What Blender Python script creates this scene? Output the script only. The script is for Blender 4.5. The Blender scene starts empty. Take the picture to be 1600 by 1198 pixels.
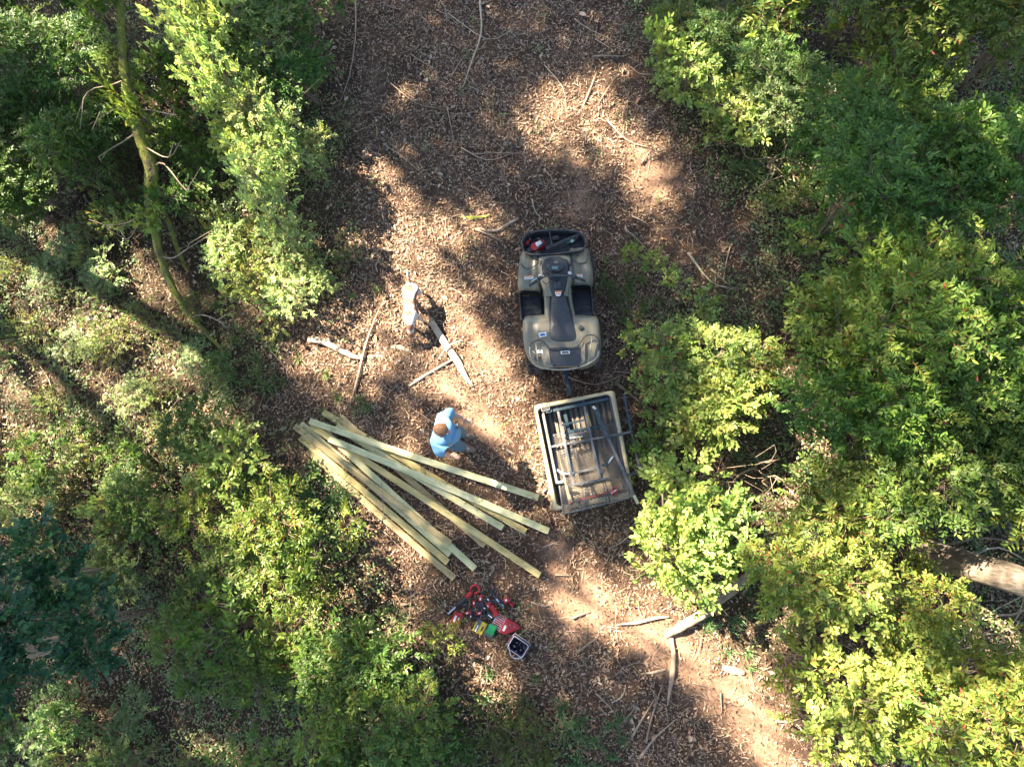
import bpy, math, random
import numpy as np
from mathutils import Vector, Matrix
random.seed(7); RNG = np.random.default_rng(11)
SC = bpy.context.scene; COL = SC.collection
# ------------------------------------------------------------------ camera, world, sun, exposure
FOC = 1111.0; CAM_H = 11.2
def _cam_rot():
    n = np.array([(925-800)/FOC, -(790-599)/FOC, -1.0]); n /= np.linalg.norm(n)
    t = np.array([0, 0, -1.0]); v = np.cross(n, t); c = n @ t
    K = np.array([[0, -v[2], v[1]], [v[2], 0, -v[0]], [-v[1], v[0], 0]])
    return np.eye(3)+K+K@K/(1+c)
CR = _cam_rot()
cd = bpy.data.cameras.new('camera'); cam = bpy.data.objects.new('camera', cd); COL.objects.link(cam)
cd.sensor_fit = 'HORIZONTAL'; cd.sensor_width = 36; cd.lens = 36*FOC/1600; cd.clip_end = 2000
cam.matrix_world = Matrix.Translation((0, 0, CAM_H)) @ Matrix([list(r) for r in CR]).to_4x4()
SC.camera = cam
def at(u, v, z=0.0):
    """where the sight line through photo position (u, v) meets the height z"""
    d = CR @ np.array([(u-800)/FOC, -(v-599)/FOC, -1.0]); k = (CAM_H-z)/-d[2]
    return np.array([d[0]*k, d[1]*k])
SUN_EL = math.radians(46); SUN_AZ = math.atan2(0.6, -0.8)      # direction towards the sun, from +x anticlockwise
SD = np.array([math.cos(SUN_AZ)*math.cos(SUN_EL), math.sin(SUN_AZ)*math.cos(SUN_EL), math.sin(SUN_EL)])
w = bpy.data.worlds.new('World'); SC.world = w; w.use_nodes = True
nt = w.node_tree; bg = nt.nodes['Background']
sky = nt.nodes.new('ShaderNodeTexSky'); sky.sky_type = 'NISHITA'; sky.sun_disc = False
sky.sun_elevation = SUN_EL; sky.sun_rotation = math.pi/2-SUN_AZ
nt.links.new(sky.outputs[0], bg.inputs[0]); bg.inputs[1].default_value = 0.06
sl = bpy.data.lights.new('sun', 'SUN'); sl.energy = 5.0; sl.angle = math.radians(0.6); sl.color = (1.0, 0.87, 0.68)
so = bpy.data.objects.new('sun', sl); COL.objects.link(so)
so.rotation_euler = Vector(SD).to_track_quat('Z', 'Y').to_euler(); so.location = (-20, 15, 30)
SC.view_settings.view_transform = 'Standard'; SC.view_settings.look = 'None'
SC.view_settings.exposure = 3.15; SC.view_settings.gamma = 1.0; SC.view_settings.use_curve_mapping = False
SC.render.engine = 'CYCLES'; SC.cycles.max_bounces = 6; SC.cycles.transparent_max_bounces = 4
SC.cycles.diffuse_bounces = 3; SC.cycles.glossy_bounces = 2; SC.cycles.transmission_bounces = 3

# ------------------------------------------------------------------ noise
_T = np.random.default_rng(3).random((256, 256))
def vnoise(x, y, s=1.0, o=0):
    x = np.asarray(x, float)/s+o*17.3+500; y = np.asarray(y, float)/s+o*9.1+500
    xi = np.floor(x).astype(int); yi = np.floor(y).astype(int); fx = x-xi; fy = y-yi
    fx = fx*fx*(3-2*fx); fy = fy*fy*(3-2*fy)
    a = _T[xi % 256, yi % 256]; b = _T[(xi+1) % 256, yi % 256]; c = _T[xi % 256, (yi+1) % 256]; d = _T[(xi+1) % 256, (yi+1) % 256]
    return a*(1-fx)*(1-fy)+b*fx*(1-fy)+c*(1-fx)*fy+d*fx*fy
def ground_h(x, y):
    h = (vnoise(x, y, 2.2)-.5)*.10+(vnoise(x, y, .7, 1)-.5)*.045+(vnoise(x, y, .22, 2)-.5)*.02
    return h
def gz(x, y): return float(ground_h(np.array([x]), np.array([y]))[0])
def inpoly(px, py, poly):
    poly = np.asarray(poly, float); r = np.zeros(px.shape, bool); j = len(poly)-1
    for i in range(len(poly)):
        xi, yi = poly[i]; xj, yj = poly[j]
        c = ((yi > py) != (yj > py)) & (px < (xj-xi)*(py-yi)/(yj-yi+1e-12)+xi)
        r ^= c; j = i
    return r
def wpoly(pts, z=0.0): return np.array([at(u, v, z) for u, v in pts])

def photo_pos(x, y, z):
    d = CR.T @ np.array([x, y, z-CAM_H]); return 800+FOC*d[0]/-d[2], 599-FOC*d[1]/-d[2]
# ------------------------------------------------------------------ tagging
def tag(o, label=None, cat=None, group=None, kind=None):
    if label: o['label'] = label
    if cat: o['category'] = cat
    if group: o['group'] = group
    if kind: o['kind'] = kind
    return o
def empty(name, loc=(0, 0, 0), rz=0.0, label=None, cat=None, group=None):
    o = bpy.data.objects.new(name, None); COL.objects.link(o); o.location = loc; o.rotation_euler = (0, 0, rz)
    o.empty_display_size = .1
    return tag(o, label, cat, group)
def link_mesh(name, me, parent=None):
    o = bpy.data.objects.new(name, me); COL.objects.link(o)
    if parent: o.parent = parent
    return o
def np_mesh(name, V, tot, idx, mats, colattr=None, smooth=False, matidx=None):
    """mesh from arrays: V (n,3), loop totals per face, flat vertex indices"""
    me = bpy.data.meshes.new(name)
    me.vertices.add(len(V)); me.vertices.foreach_set('co', np.asarray(V, np.float32).ravel())
    me.loops.add(len(idx)); me.loops.foreach_set('vertex_index', np.asarray(idx, np.int32))
    me.polygons.add(len(tot)); st = np.concatenate([[0], np.cumsum(tot)[:-1]])
    me.polygons.foreach_set('loop_start', st.astype(np.int32)); me.polygons.foreach_set('loop_total', np.asarray(tot, np.int32))
    if matidx is not None: me.polygons.foreach_set('material_index', np.asarray(matidx, np.int32))
    if smooth: me.polygons.foreach_set('use_smooth', np.ones(len(tot), bool))
    for m in (mats if isinstance(mats, (list, tuple)) else [mats]): me.materials.append(m)
    me.update(calc_edges=True)
    if colattr is not None:
        a = me.color_attributes.new('tint', 'FLOAT_COLOR', 'POINT')
        c = np.ones((len(V), 4), np.float32); c[:, :3] = colattr; a.data.foreach_set('color', c.ravel())
    return me

# ------------------------------------------------------------------ materials
def newmat(name):
    m = bpy.data.materials.new(name); m.use_nodes = True; nt = m.node_tree
    return m, nt, nt.nodes['Principled BSDF']
def N(nt, t, **kw):
    n = nt.nodes.new(t)
    for k, v in kw.items():
        if k in n.inputs.keys() if isinstance(k, str) else False: n.inputs[k].default_value = v
        else: setattr(n, k, v)
    return n
def ramp(nt, src, stops):
    r = nt.nodes.new('ShaderNodeValToRGB'); e = r.color_ramp.elements
    while len(e) > 1: e.remove(e[-1])
    e[0].position = stops[0][0]; e[0].color = (*stops[0][1], 1)
    for p, c in stops[1:]:
        k = e.new(p); k.color = (*c, 1)
    nt.links.new(src, r.inputs[0]); return r.outputs[0]
def noise(nt, scale, detail=4, rough=.6, coord='Object', stretch=None):
    tc = nt.nodes.new('ShaderNodeTexCoord'); n = nt.nodes.new('ShaderNodeTexNoise')
    n.inputs['Scale'].default_value = scale; n.inputs['Detail'].default_value = detail; n.inputs['Roughness'].default_value = rough
    if stretch:
        mp = nt.nodes.new('ShaderNodeMapping'); mp.inputs['Scale'].default_value = stretch
        nt.links.new(tc.outputs[coord], mp.inputs[0]); nt.links.new(mp.outputs[0], n.inputs[0])
    else: nt.links.new(tc.outputs[coord], n.inputs[0])
    return n.outputs[0]
def bump(nt, src, bsdf, strength=.3, dist=.01):
    b = nt.nodes.new('ShaderNodeBump'); b.inputs['Strength'].default_value = strength; b.inputs['Distance'].default_value = dist
    nt.links.new(src, b.inputs['Height']); nt.links.new(b.outputs[0], bsdf.inputs['Normal'])
def simple(name, c, rough=.5, metal=0, var=.25, scale=20, bmp=.15, dirt=None, dirt_amt=.5, spec=None, dscale=6, stretch=None):
    m, nt, b = newmat(name)
    f = noise(nt, scale, stretch=stretch)
    lo = tuple(x*(1-var) for x in c); hi = tuple(min(1, x*(1+var)) for x in c)
    col = ramp(nt, f, [(.3, lo), (.7, hi)])
    if dirt:
        d = ramp(nt, noise(nt, dscale, 6, .7), [(1-dirt_amt-.08, (0, 0, 0)), (1-dirt_amt+.12, (1, 1, 1))])
        mx = nt.nodes.new('ShaderNodeMix'); mx.data_type = 'RGBA'
        nt.links.new(d, mx.inputs[0]); nt.links.new(col, mx.inputs[6]); mx.inputs[7].default_value = (*dirt, 1); col = mx.outputs[2]
    nt.links.new(col, b.inputs['Base Color'])
    rr = ramp(nt, f, [(.3, (rough*.85,)*3), (.7, (min(1, rough*1.15),)*3)]); nt.links.new(rr, b.inputs['Roughness'])
    b.inputs['Metallic'].default_value = metal
    if spec is not None: b.inputs['Specular IOR Level'].default_value = spec
    if bmp: bump(nt, f, b, bmp, .004)
    return m
def leafmat(name, trans=.35, rough=.42, tcol=(1.1, 1.15, .6), objcol=True, spec=.5):
    m, nt, b = newmat(name)
    a = nt.nodes.new('ShaderNodeAttribute'); a.attribute_name = 'tint'; col = a.outputs['Color']
    if objcol:
        oi = nt.nodes.new('ShaderNodeObjectInfo'); mx = nt.nodes.new('ShaderNodeMix'); mx.data_type = 'RGBA'; mx.blend_type = 'MULTIPLY'
        mx.inputs[0].default_value = 1; nt.links.new(col, mx.inputs[6]); nt.links.new(oi.outputs['Color'], mx.inputs[7]); col = mx.outputs[2]
    nt.links.new(col, b.inputs['Base Color']); b.inputs['Roughness'].default_value = rough; b.inputs['Specular IOR Level'].default_value = spec
    if trans > 0:
        t = nt.nodes.new('ShaderNodeBsdfTranslucent'); m2 = nt.nodes.new('ShaderNodeMix'); m2.data_type = 'RGBA'; m2.blend_type = 'MULTIPLY'
        m2.inputs[0].default_value = 1; nt.links.new(col, m2.inputs[6]); m2.inputs[7].default_value = (*tcol, 1); nt.links.new(m2.outputs[2], t.inputs[0])
        ms = nt.nodes.new('ShaderNodeMixShader'); ms.inputs[0].default_value = trans
        nt.links.new(b.outputs[0], ms.inputs[1]); nt.links.new(t.outputs[0], ms.inputs[2])
        nt.links.new(ms.outputs[0], nt.nodes['Material Output'].inputs[0])
    return m
M = {}
M['leaf'] = leafmat('green_leaf', .42, .42, spec=.32)
M['canopy'] = leafmat('canopy_leaf', .05, .5)
M['litter'] = leafmat('dry_leaf', .0, .75, objcol=False, spec=.25)
M['grass'] = leafmat('grass_blade', .3, .5, objcol=False)
M['stem'] = simple('stem_bark', (.17, .12, .085), .8, var=.4, scale=30)
M['trunk'] = simple('grey_bark', (.30, .25, .20), .9, var=.35, scale=14, bmp=.8, stretch=(1, 1, .25))
M['bark2'] = simple('brown_bark', (.22, .16, .11), .9, var=.4, scale=20, bmp=.7)
M['bare'] = simple('bare_wood', (.42, .33, .23), .7, var=.3, scale=12, bmp=.4, dirt=(.25, .17, .11), dirt_amt=.4)
M['stick'] = simple('dead_stick', (.30, .22, .15), .8, var=.35, scale=16, bmp=.4)

# ------------------------------------------------------------------ leaves in bulk
# leaf: 7 points, four faces folded along the midrib
_LX = np.array([0, .5, 1, .22, .66, .22, .66]); _LY = np.array([0, 0, 0, .42, .44, -.42, -.44]); _LZ = np.array([0, 0, -.06, .10, .07, .10, .07])
_LF = np.array([0, 1, 4, 3, 1, 2, 4, 0, 5, 6, 1, 1, 6, 2]); _LT = np.array([4, 3, 4, 3])
def leaves(o, d, n, L, W, fold=1.0, curl=0.0):
    """o origins (k,3), d directions, n normals, L lengths, W widths; returns V, tot, idx"""
    k = len(o); d = d/np.linalg.norm(d, axis=1, keepdims=True)
    s = np.cross(n, d); s /= np.linalg.norm(s, axis=1, keepdims=True)+1e-9; u = np.cross(d, s)
    L = np.broadcast_to(L, (k,)); W = np.broadcast_to(W, (k,)); curl = np.broadcast_to(curl, (k,)); fold = np.broadcast_to(fold, (k,))
    z = _LZ[None]*(fold*W)[:, None]*1.8-(_LX**2)[None]*(curl*L)[:, None]
    V = o[:, None]+d[:, None]*(_LX[None]*L[:, None])[..., None]+s[:, None]*(_LY[None]*W[:, None])[..., None]+u[:, None]*z[..., None]
    idx = (_LF[None]+7*np.arange(k)[:, None]).ravel(); tot = np.tile(_LT, k)
    return V.reshape(-1, 3), tot, idx
def unit(v): return v/(np.linalg.norm(v, axis=-1, keepdims=True)+1e-9)
class Geo:
    """collects tubes, boxes and lofts with simple python lists"""
    def __init__(s): s.v = []; s.f = []; s.c = []
    def add(s, vs, fs, c=None):
        b = len(s.v); s.v += [tuple(p) for p in vs]; s.f += [tuple(b+i for i in f) for f in fs]
        if c is not None: s.c += [c]*len(vs)
    def tube(s, pts, r, n=8, cap=True, c=None, flat=1.0):
        pts = [np.array(p, float) for p in pts]; k = len(pts)
        if not hasattr(r, '__len__'): r = [r]*k
        up = np.array([0, 0, 1.0]); vs = []; prev = None
        for i, p in enumerate(pts):
            t = pts[min(i+1, k-1)]-pts[max(i-1, 0)]; t = t/(np.linalg.norm(t)+1e-9)
            if prev is None:
                a = np.cross(t, up)
                if np.linalg.norm(a) < .05: a = np.cross(t, [1, 0, 0])
            else: a = prev-t*(prev@t)
            a = a/(np.linalg.norm(a)+1e-9); prev = a; b = np.cross(t, a)
            for j in range(n):
                g = 2*math.pi*(j+.5)/n; vs.append(p+(a*math.cos(g)+b*math.sin(g)*flat)*r[i])
        fs = [(i*n+j, i*n+(j+1) % n, (i+1)*n+(j+1) % n, (i+1)*n+j) for i in range(k-1) for j in range(n)]
        if cap: fs += [tuple(range(n-1, -1, -1)), tuple((k-1)*n+j for j in range(n))]
        s.add(vs, fs, c); return s
    def box(s, c, sz, rz=0.0, m=None, taper=1.0):
        x, y, z = [q/2 for q in sz]; vs = []
        for dz in (-1, 1):
            t = taper if dz > 0 else 1
            for dx, dy in ((-1, -1), (1, -1), (1, 1), (-1, 1)): vs.append((dx*x*t, dy*y*t, dz*z))
        ca, sa = math.cos(rz), math.sin(rz)
        vs = [(c[0]+a*ca-b*sa, c[1]+a*sa+b*ca, c[2]+h) for a, b, h in vs]
        if m is not None: vs = [tuple(m @ Vector(v)) for v in vs]
        s.add(vs, [(3, 2, 1, 0), (4, 5, 6, 7), (0, 1, 5, 4), (1, 2, 6, 5), (2, 3, 7, 6), (3, 0, 4, 7)]); return s
    def prism(s, poly, z0, z1, inset=0.0, m=None):
        n = len(poly); cx = sum(p[0] for p in poly)/n; cy = sum(p[1] for p in poly)/n
        vs = [(x, y, z0) for x, y in poly]+[(cx+(x-cx)*(1-inset), cy+(y-cy)*(1-inset), z1) for x, y in poly]
        if m is not None: vs = [tuple(m @ Vector(v)) for v in vs]
        s.add(vs, [tuple(range(n-1, -1, -1)), tuple(range(n, 2*n))]+[(i, (i+1) % n, n+(i+1) % n, n+i) for i in range(n)]); return s
    def rows(s, R, close=False):
        """R: list of equal-length point rows, skinned"""
        n = len(R[0]); vs = [p for r in R for p in r]
        fs = [(i*n+j, i*n+j+1, (i+1)*n+j+1, (i+1)*n+j) for i in range(len(R)-1) for j in range(n-1)]
        if close: fs += [(i*n+n-1, i*n, (i+1)*n, (i+1)*n+n-1) for i in range(len(R)-1)]
        s.add(vs, fs); return s
    def ell(s, c, r, nu=12, nv=8, m=None):
        vs = []
        for i in range(1, nv):
            t = math.pi*i/nv
            for j in range(nu):
                g = 2*math.pi*j/nu; vs.append((c[0]+r[0]*math.sin(t)*math.cos(g), c[1]+r[1]*math.sin(t)*math.sin(g), c[2]+r[2]*math.cos(t)))
        vs += [(c[0], c[1], c[2]+r[2]), (c[0], c[1], c[2]-r[2])]
        if m is not None: vs = [tuple(m @ Vector(v)) for v in vs]
        b = (nv-1)*nu; fs = [(i*nu+j, (i+1)*nu+j, (i+1)*nu+(j+1) % nu, i*nu+(j+1) % nu) for i in range(nv-2) for j in range(nu)]
        fs += [(b, j, (j+1) % nu) for j in range(nu)]+[(b+1, (nv-2)*nu+(j+1) % nu, (nv-2)*nu+j) for j in range(nu)]
        s.add(vs, fs); return s
    def mesh(s, name, mat, smooth=False):
        me = bpy.data.meshes.new(name); me.from_pydata(s.v, [], s.f); me.materials.append(mat)
        if s.c:
            a = me.color_attributes.new('tint', 'FLOAT_COLOR', 'POINT'); c = np.ones((len(s.v), 4), np.float32); c[:, :3] = s.c; a.data.foreach_set('color', c.ravel())
        if smooth: me.polygons.foreach_set('use_smooth', [True]*len(me.polygons))
        me.update(); return me
    def build(s, name, mat, parent=None, smooth=False, bevel=0, seg=2, sub=0, solid=0):
        o = link_mesh(name, s.mesh(name, mat, smooth), parent)
        if solid: q = o.modifiers.new('s', 'SOLIDIFY'); q.thickness = solid; q.offset = -1
        if bevel:
            q = o.modifiers.new('b', 'BEVEL'); q.width = bevel; q.segments = seg; q.limit_method = 'ANGLE'; q.angle_limit = math.radians(35)
        if sub: q = o.modifiers.new('u', 'SUBSURF'); q.levels = sub; q.render_levels = sub
        return o
def arc(c, r, a0, a1, n, z=0):
    return [(c[0]+r*math.cos(a0+(a1-a0)*i/n), c[1]+r*math.sin(a0+(a1-a0)*i/n), z) for i in range(n+1)]
def smooth_path(pts, n=6):
    """Catmull-Rom through pts"""
    P = [np.array(p, float) for p in pts]; P = [2*P[0]-P[1]]+P+[2*P[-1]-P[-2]]; out = []
    for i in range(1, len(P)-2):
        for j in range(n):
            t = j/n; out.append(.5*((2*P[i])+(-P[i-1]+P[i+1])*t+(2*P[i-1]-5*P[i]+4*P[i+1]-P[i+2])*t*t+(-P[i-1]+3*P[i]-3*P[i+1]+P[i+2])*t**3))
    out.append(P[-2]); return out
# ================================================================== THE GROUND
def grow(a, b, step):
    m = list(np.arange(a, b+step, step)); s = step
    lo, hi = [], []; x, y = m[0], m[-1]
    while x > -300: s *= 1.25; x -= s; y += s; lo.append(x); hi.append(y)
    return np.array(lo[::-1]+m+hi)
gx = grow(-14, 10, .09); gy = grow(-7, 12, .09)
X, Y = np.meshgrid(gx, gy); Z = ground_h(X, Y)
nx, ny = len(gx), len(gy); ii = np.arange((ny-1)*(nx-1)); r = ii//(nx-1); c = ii % (nx-1); a = r*nx+c
idx = np.stack([a, a+1, a+nx+1, a+nx], 1).ravel()
TRACK = wpoly([(560, -60), (960, -60), (1010, 90), (1060, 200), (1130, 300), (1200, 420), (1060, 440), (1000, 560), (1010, 650), (1000, 800), (960, 860), (1060, 930),
               (1150, 1010), (1260, 1130), (1330, 1300), (1000, 1300), (900, 1130), (740, 1080), (640, 980), (540, 780), (440, 640), (430, 520), (530, 420), (540, 200)])
def trackness(x, y):
    """1 on the bare track, 0 off it, soft at the edges"""
    s = np.zeros(np.shape(x))
    for k in range(8):
        g = k*math.pi/4; s = s+inpoly(x+.22*math.cos(g), y+.22*math.sin(g), TRACK)
    return s/8
m, nt, b = newmat('forest_soil')
at_ = nt.nodes.new('ShaderNodeAttribute'); at_.attribute_name = 'tint'
n1 = noise(nt, 1.4, 6, .65); n2 = noise(nt, 26, 8, .75); n3 = noise(nt, 90, 5, .8)
c1 = ramp(nt, n1, [(.30, (.050, .032, .022)), (.5, (.095, .060, .040)), (.7, (.155, .098, .065))])
c2 = ramp(nt, n2, [(.3, (.45, .42, .42)), (.52, (1, 1, 1)), (.72, (1.7, 1.6, 1.5))])
mx = nt.nodes.new('ShaderNodeMix'); mx.data_type = 'RGBA'; mx.blend_type = 'MULTIPLY'; mx.inputs[0].default_value = 1
nt.links.new(c1, mx.inputs[6]); nt.links.new(c2, mx.inputs[7])
m2 = nt.nodes.new('ShaderNodeMix'); m2.data_type = 'RGBA'; m2.blend_type = 'MULTIPLY'; m2.inputs[0].default_value = 1
nt.links.new(mx.outputs[2], m2.inputs[6]); nt.links.new(at_.outputs['Color'], m2.inputs[7])
nt.links.new(m2.outputs[2], b.inputs['Base Color']); b.inputs['Roughness'].default_value = .95; b.inputs['Specular IOR Level'].default_value = .2
ad = nt.nodes.new('ShaderNodeMath'); ad.operation = 'ADD'; nt.links.new(n2, ad.inputs[0]); nt.links.new(n3, ad.inputs[1]); bump(nt, ad.outputs[0], b, .8, .02)
M['soil'] = m
tr = trackness(X.ravel(), Y.ravel())[:, None]; BARE_SUN_PATCHES = [wpoly(q) for q in ([(860, 890), (930, 890), (960, 950), (940, 1000), (880, 1000), (850, 950)], [(965, 960), (1060, 990), (1160, 1050), (1210, 1110), (1240, 1210), (1190, 1200), (1140, 1120), (1060, 1070), (990, 1030)], [(700, 470), (760, 520), (800, 580), (780, 600), (730, 540)], [(840, 830), (890, 850), (900, 890), (860, 880)], [(990, 210), (1040, 240), (1075, 310), (1060, 370), (1010, 330), (980, 260)], [(870, 220), (900, 240), (930, 330), (900, 340)], [(660, 560), (720, 600), (790, 690), (760, 700), (690, 630)])]  # bare spots of the track, several drawn where pools of sun fall
def bare_sun_amount(x, y):
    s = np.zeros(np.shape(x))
    for q in BARE_SUN_PATCHES:
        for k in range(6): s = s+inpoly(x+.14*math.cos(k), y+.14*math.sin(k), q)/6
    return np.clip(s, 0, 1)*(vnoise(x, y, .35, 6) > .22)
br = bare_sun_amount(X.ravel(), Y.ravel())[:, None]
tint = np.array([.62, .72, .62])*(1-tr)+np.array([1.05, 1.0, .96])*tr; tint = tint*(1+1.9*br)  # bare soil made paler, also to brighten the sun pools
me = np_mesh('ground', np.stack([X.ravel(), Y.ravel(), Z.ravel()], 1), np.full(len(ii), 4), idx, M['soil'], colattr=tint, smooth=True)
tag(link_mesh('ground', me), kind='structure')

# ------------------------------------------------------------------ litter: dry leaves, shreds, twigs
def scatter(n, x0=-12.2, x1=8.4, y0=-5.0, y1=10.4):
    return RNG.uniform(x0, x1, n), RNG.uniform(y0, y1, n)
def keep(x, y, f):
    k = RNG.random(len(x)) < f(x, y); return x[k], y[k]
LIT_COL = np.array([[.34, .225, .145], [.40, .28, .185], [.26, .155, .095], [.42, .31, .21], [.35, .20, .12], [.18, .11, .065], [.46, .36, .27], [.29, .15, .085], [.23, .15, .10]])
def leaf_litter(n, smin, smax, f, zoff=.012, tilt=.45):
    x, y = scatter(n); x, y = keep(x, y, f); k = len(x)
    a = RNG.uniform(0, 2*math.pi, k); tl = RNG.normal(0, tilt*.5, k)
    d = np.stack([np.cos(a), np.sin(a), tl], 1); nn = np.stack([RNG.normal(0, tilt, k), RNG.normal(0, tilt, k), np.ones(k)], 1)
    L = RNG.uniform(smin, smax, k)*(1+.5*(RNG.random(k) < .07)); W = L*RNG.uniform(.32, .62, k)
    z = ground_h(x, y)+zoff+RNG.random(k)*.02
    o = np.stack([x, y, z], 1)-d*(L/2)[:, None]
    V, t, i = leaves(o, unit(d), unit(nn), L, W, fold=RNG.uniform(.5, 3.0, k), curl=RNG.uniform(-.25, .5, k))
    c = LIT_COL[RNG.integers(0, len(LIT_COL), k)]*RNG.uniform(.45, 1.25, (k, 1))
    return V, t, i, np.repeat(c, 7, 0)
def join(parts):
    V, T, I, C = [], [], [], []; b = 0
    for v, t, i, c in parts: V.append(v); T.append(t); I.append(i+b); C.append(c); b += len(v)
    return np.concatenate(V), np.concatenate(T), np.concatenate(I), np.concatenate(C)
dens = lambda x, y: .12+1.25*vnoise(x, y, 1.1, 4)*(.25+1.3*vnoise(x, y, .33, 5))-1.3*bare_sun_amount(x, y)
p1 = leaf_litter(98000, .02, .055, dens); p2 = leaf_litter(11000, .05, .10, dens, .02, .55)
V, T, I, C = join([p1, p2])
tag(link_mesh('leaf_litter', np_mesh('leaf_litter', V, T, I, M['litter'], C)), kind='stuff', label='dry brown and tan fallen leaves spread over the forest floor', cat='leaf litter')
def shreds(n, lmin, lmax, wmin, wmax, f, ang=None, col=(.42, .30, .20)):
    x, y = scatter(n); x, y = keep(x, y, f); k = len(x)
    a = RNG.uniform(0, 2*math.pi, k) if ang is None else ang(x, y)+RNG.normal(0, .5, k)
    L = RNG.uniform(lmin, lmax, k)*RNG.uniform(.5, 1, k); W = RNG.uniform(wmin, wmax, k); bend = RNG.normal(0, .12, k)
    d = np.stack([np.cos(a), np.sin(a), np.zeros(k)], 1); s = np.stack([-np.sin(a), np.cos(a), np.zeros(k)], 1)
    z = ground_h(x, y)+.012+RNG.random(k)*.03; ti = RNG.normal(0, .12, k)
    pts = []
    for q, (tt, ww) in enumerate(((-.5, .6), (-.1, 1), (.25, .9), (.5, .3))):
        p = np.stack([x, y, z], 1)+d*(L*tt)[:, None]+s*(bend*L*(tt*tt*4-.4))[:, None]+np.array([0, 0, 1])*(ti*L*tt)[:, None]
        pts += [p-s*(W*ww/2)[:, None], p+s*(W*ww/2)[:, None]+np.array([0, 0, 1])*(W*.35)[:, None]]
    V = np.stack(pts, 1).reshape(-1, 3); F = np.array([0, 2, 3, 1, 2, 4, 5, 3, 4, 6, 7, 5])
    I = (F[None]+8*np.arange(k)[:, None]).ravel(); T = np.full(3*k, 4)
    c = np.array(col)*RNG.uniform(.3, 1.2, (k, 1))*np.array([1, 1, 1])+RNG.normal(0, .015, (k, 3)); return V, T, I, np.repeat(np.clip(c, .02, .9), 8, 0)
mulch = lambda x, y: (.15+.85*trackness(x, y))*(.15+1.1*vnoise(x, y, .7, 8)*(.4+vnoise(x, y, .25, 14)))*(1-.7*bare_sun_amount(x, y))
s1 = shreds(105000, .03, .16, .004, .011, mulch); s2 = shreds(14000, .1, .4, .003, .008, lambda x, y: .3+.5*vnoise(x, y, .7, 9))
s3 = shreds(30000, .05, .2, .004, .010, lambda x, y: (1-trackness(x, y))*.6, col=(.24, .17, .11))
V, T, I, C = join([s1, s2, s3])
tag(link_mesh('wood_shreds', np_mesh('wood_shreds', V, T, I, M['litter'], C)), kind='stuff', label='pale shredded wood and straw mulch strewn over the track', cat='mulch')

# crumbs of bark and wood, thick on the bare track
def chips(n):
    x, y = scatter(n); x, y = keep(x, y, lambda x, y: (.25+.75*trackness(x, y))*(.25+1.1*vnoise(x, y, .5, 16)*(.3+1.1*vnoise(x, y, .16, 17)))*(1-.75*bare_sun_amount(x, y))); k = len(x)
    a = RNG.uniform(0, 6.28, k); L = RNG.uniform(.006, .024, k)[:, None]; W = L*RNG.uniform(.25, .7, k)[:, None]; d = unit(np.stack([np.cos(a), np.sin(a), RNG.normal(0, .3, k)], 1)); s = unit(np.stack([-np.sin(a), np.cos(a), RNG.normal(0, .4, k)], 1))
    o = np.stack([x, y, ground_h(x, y)+.006+RNG.random(k)*.02], 1); P4 = [o-d*L-s*W*.6, o-d*L*.7+s*W, o+d*L+s*W*.7, o+d*L*.8-s*W]
    base = np.array([[.26, .17, .11], [.18, .11, .07], [.105, .066, .043], [.36, .26, .175], [.05, .032, .024]])[RNG.integers(0, 5, k)]; return np.stack(P4, 1).reshape(-1, 3), np.full(k, 4), np.arange(4*k), np.repeat(base*RNG.uniform(.7, 1.3, (k, 1)), 4, 0)
V, T, I, C = chips(400000)
tag(link_mesh('bark_crumbs', np_mesh('bark_crumbs', V, T, I, M['litter'], C)), kind='stuff', label='fine brown crumbs of bark and broken wood over the soil', cat='bark crumbs')
# low green leaves of seedlings and creepers, thick off the track
def seedlings(n):
    cx, cy = scatter(n//12); dk = RNG.random(len(cx)) < (1-trackness(cx, cy))*np.clip(vnoise(cx, cy, 1.3, 12)*1.5-.25, 0, 1)+.012; cx, cy = cx[dk], cy[dk]; k = len(cx)*12
    x = np.repeat(cx, 12)+RNG.normal(0, .07, k); y = np.repeat(cy, 12)+RNG.normal(0, .07, k); hh = np.repeat(RNG.uniform(.02, .32, len(cx)), 12)*RNG.uniform(.4, 1, k)
    a = RNG.uniform(0, 6.28, k); d = unit(np.stack([np.cos(a), np.sin(a), RNG.normal(.1, .2, k)], 1)); nn = unit(np.stack([RNG.normal(0, .35, k), RNG.normal(0, .35, k), np.ones(k)], 1)); s = np.cross(nn, d); L = RNG.uniform(.03, .065, k)[:, None]
    o = np.stack([x, y, ground_h(x, y)+.02+hh], 1); P4 = [o, o+d*L*.5+s*L*.27, o+d*L, o+d*L*.5-s*L*.27]
    V = np.stack(P4, 1).reshape(-1, 3); base = np.array([[.10, .16, .045], [.15, .21, .065], [.08, .14, .04], [.20, .23, .085]])[np.repeat(RNG.integers(0, 4, len(cx)), 12)]; c = base*RNG.uniform(.7, 1.3, (k, 1))
    return V, np.full(k, 4), np.arange(4*k), np.repeat(c, 4, 0)
V, T, I, C = seedlings(230000)
tag(link_mesh('ground_cover', np_mesh('ground_cover', V, T, I, M['grass'], C)), kind='stuff', label='thin carpet of small green seedlings over the leaf litter beside the track', cat='ground cover')
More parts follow.
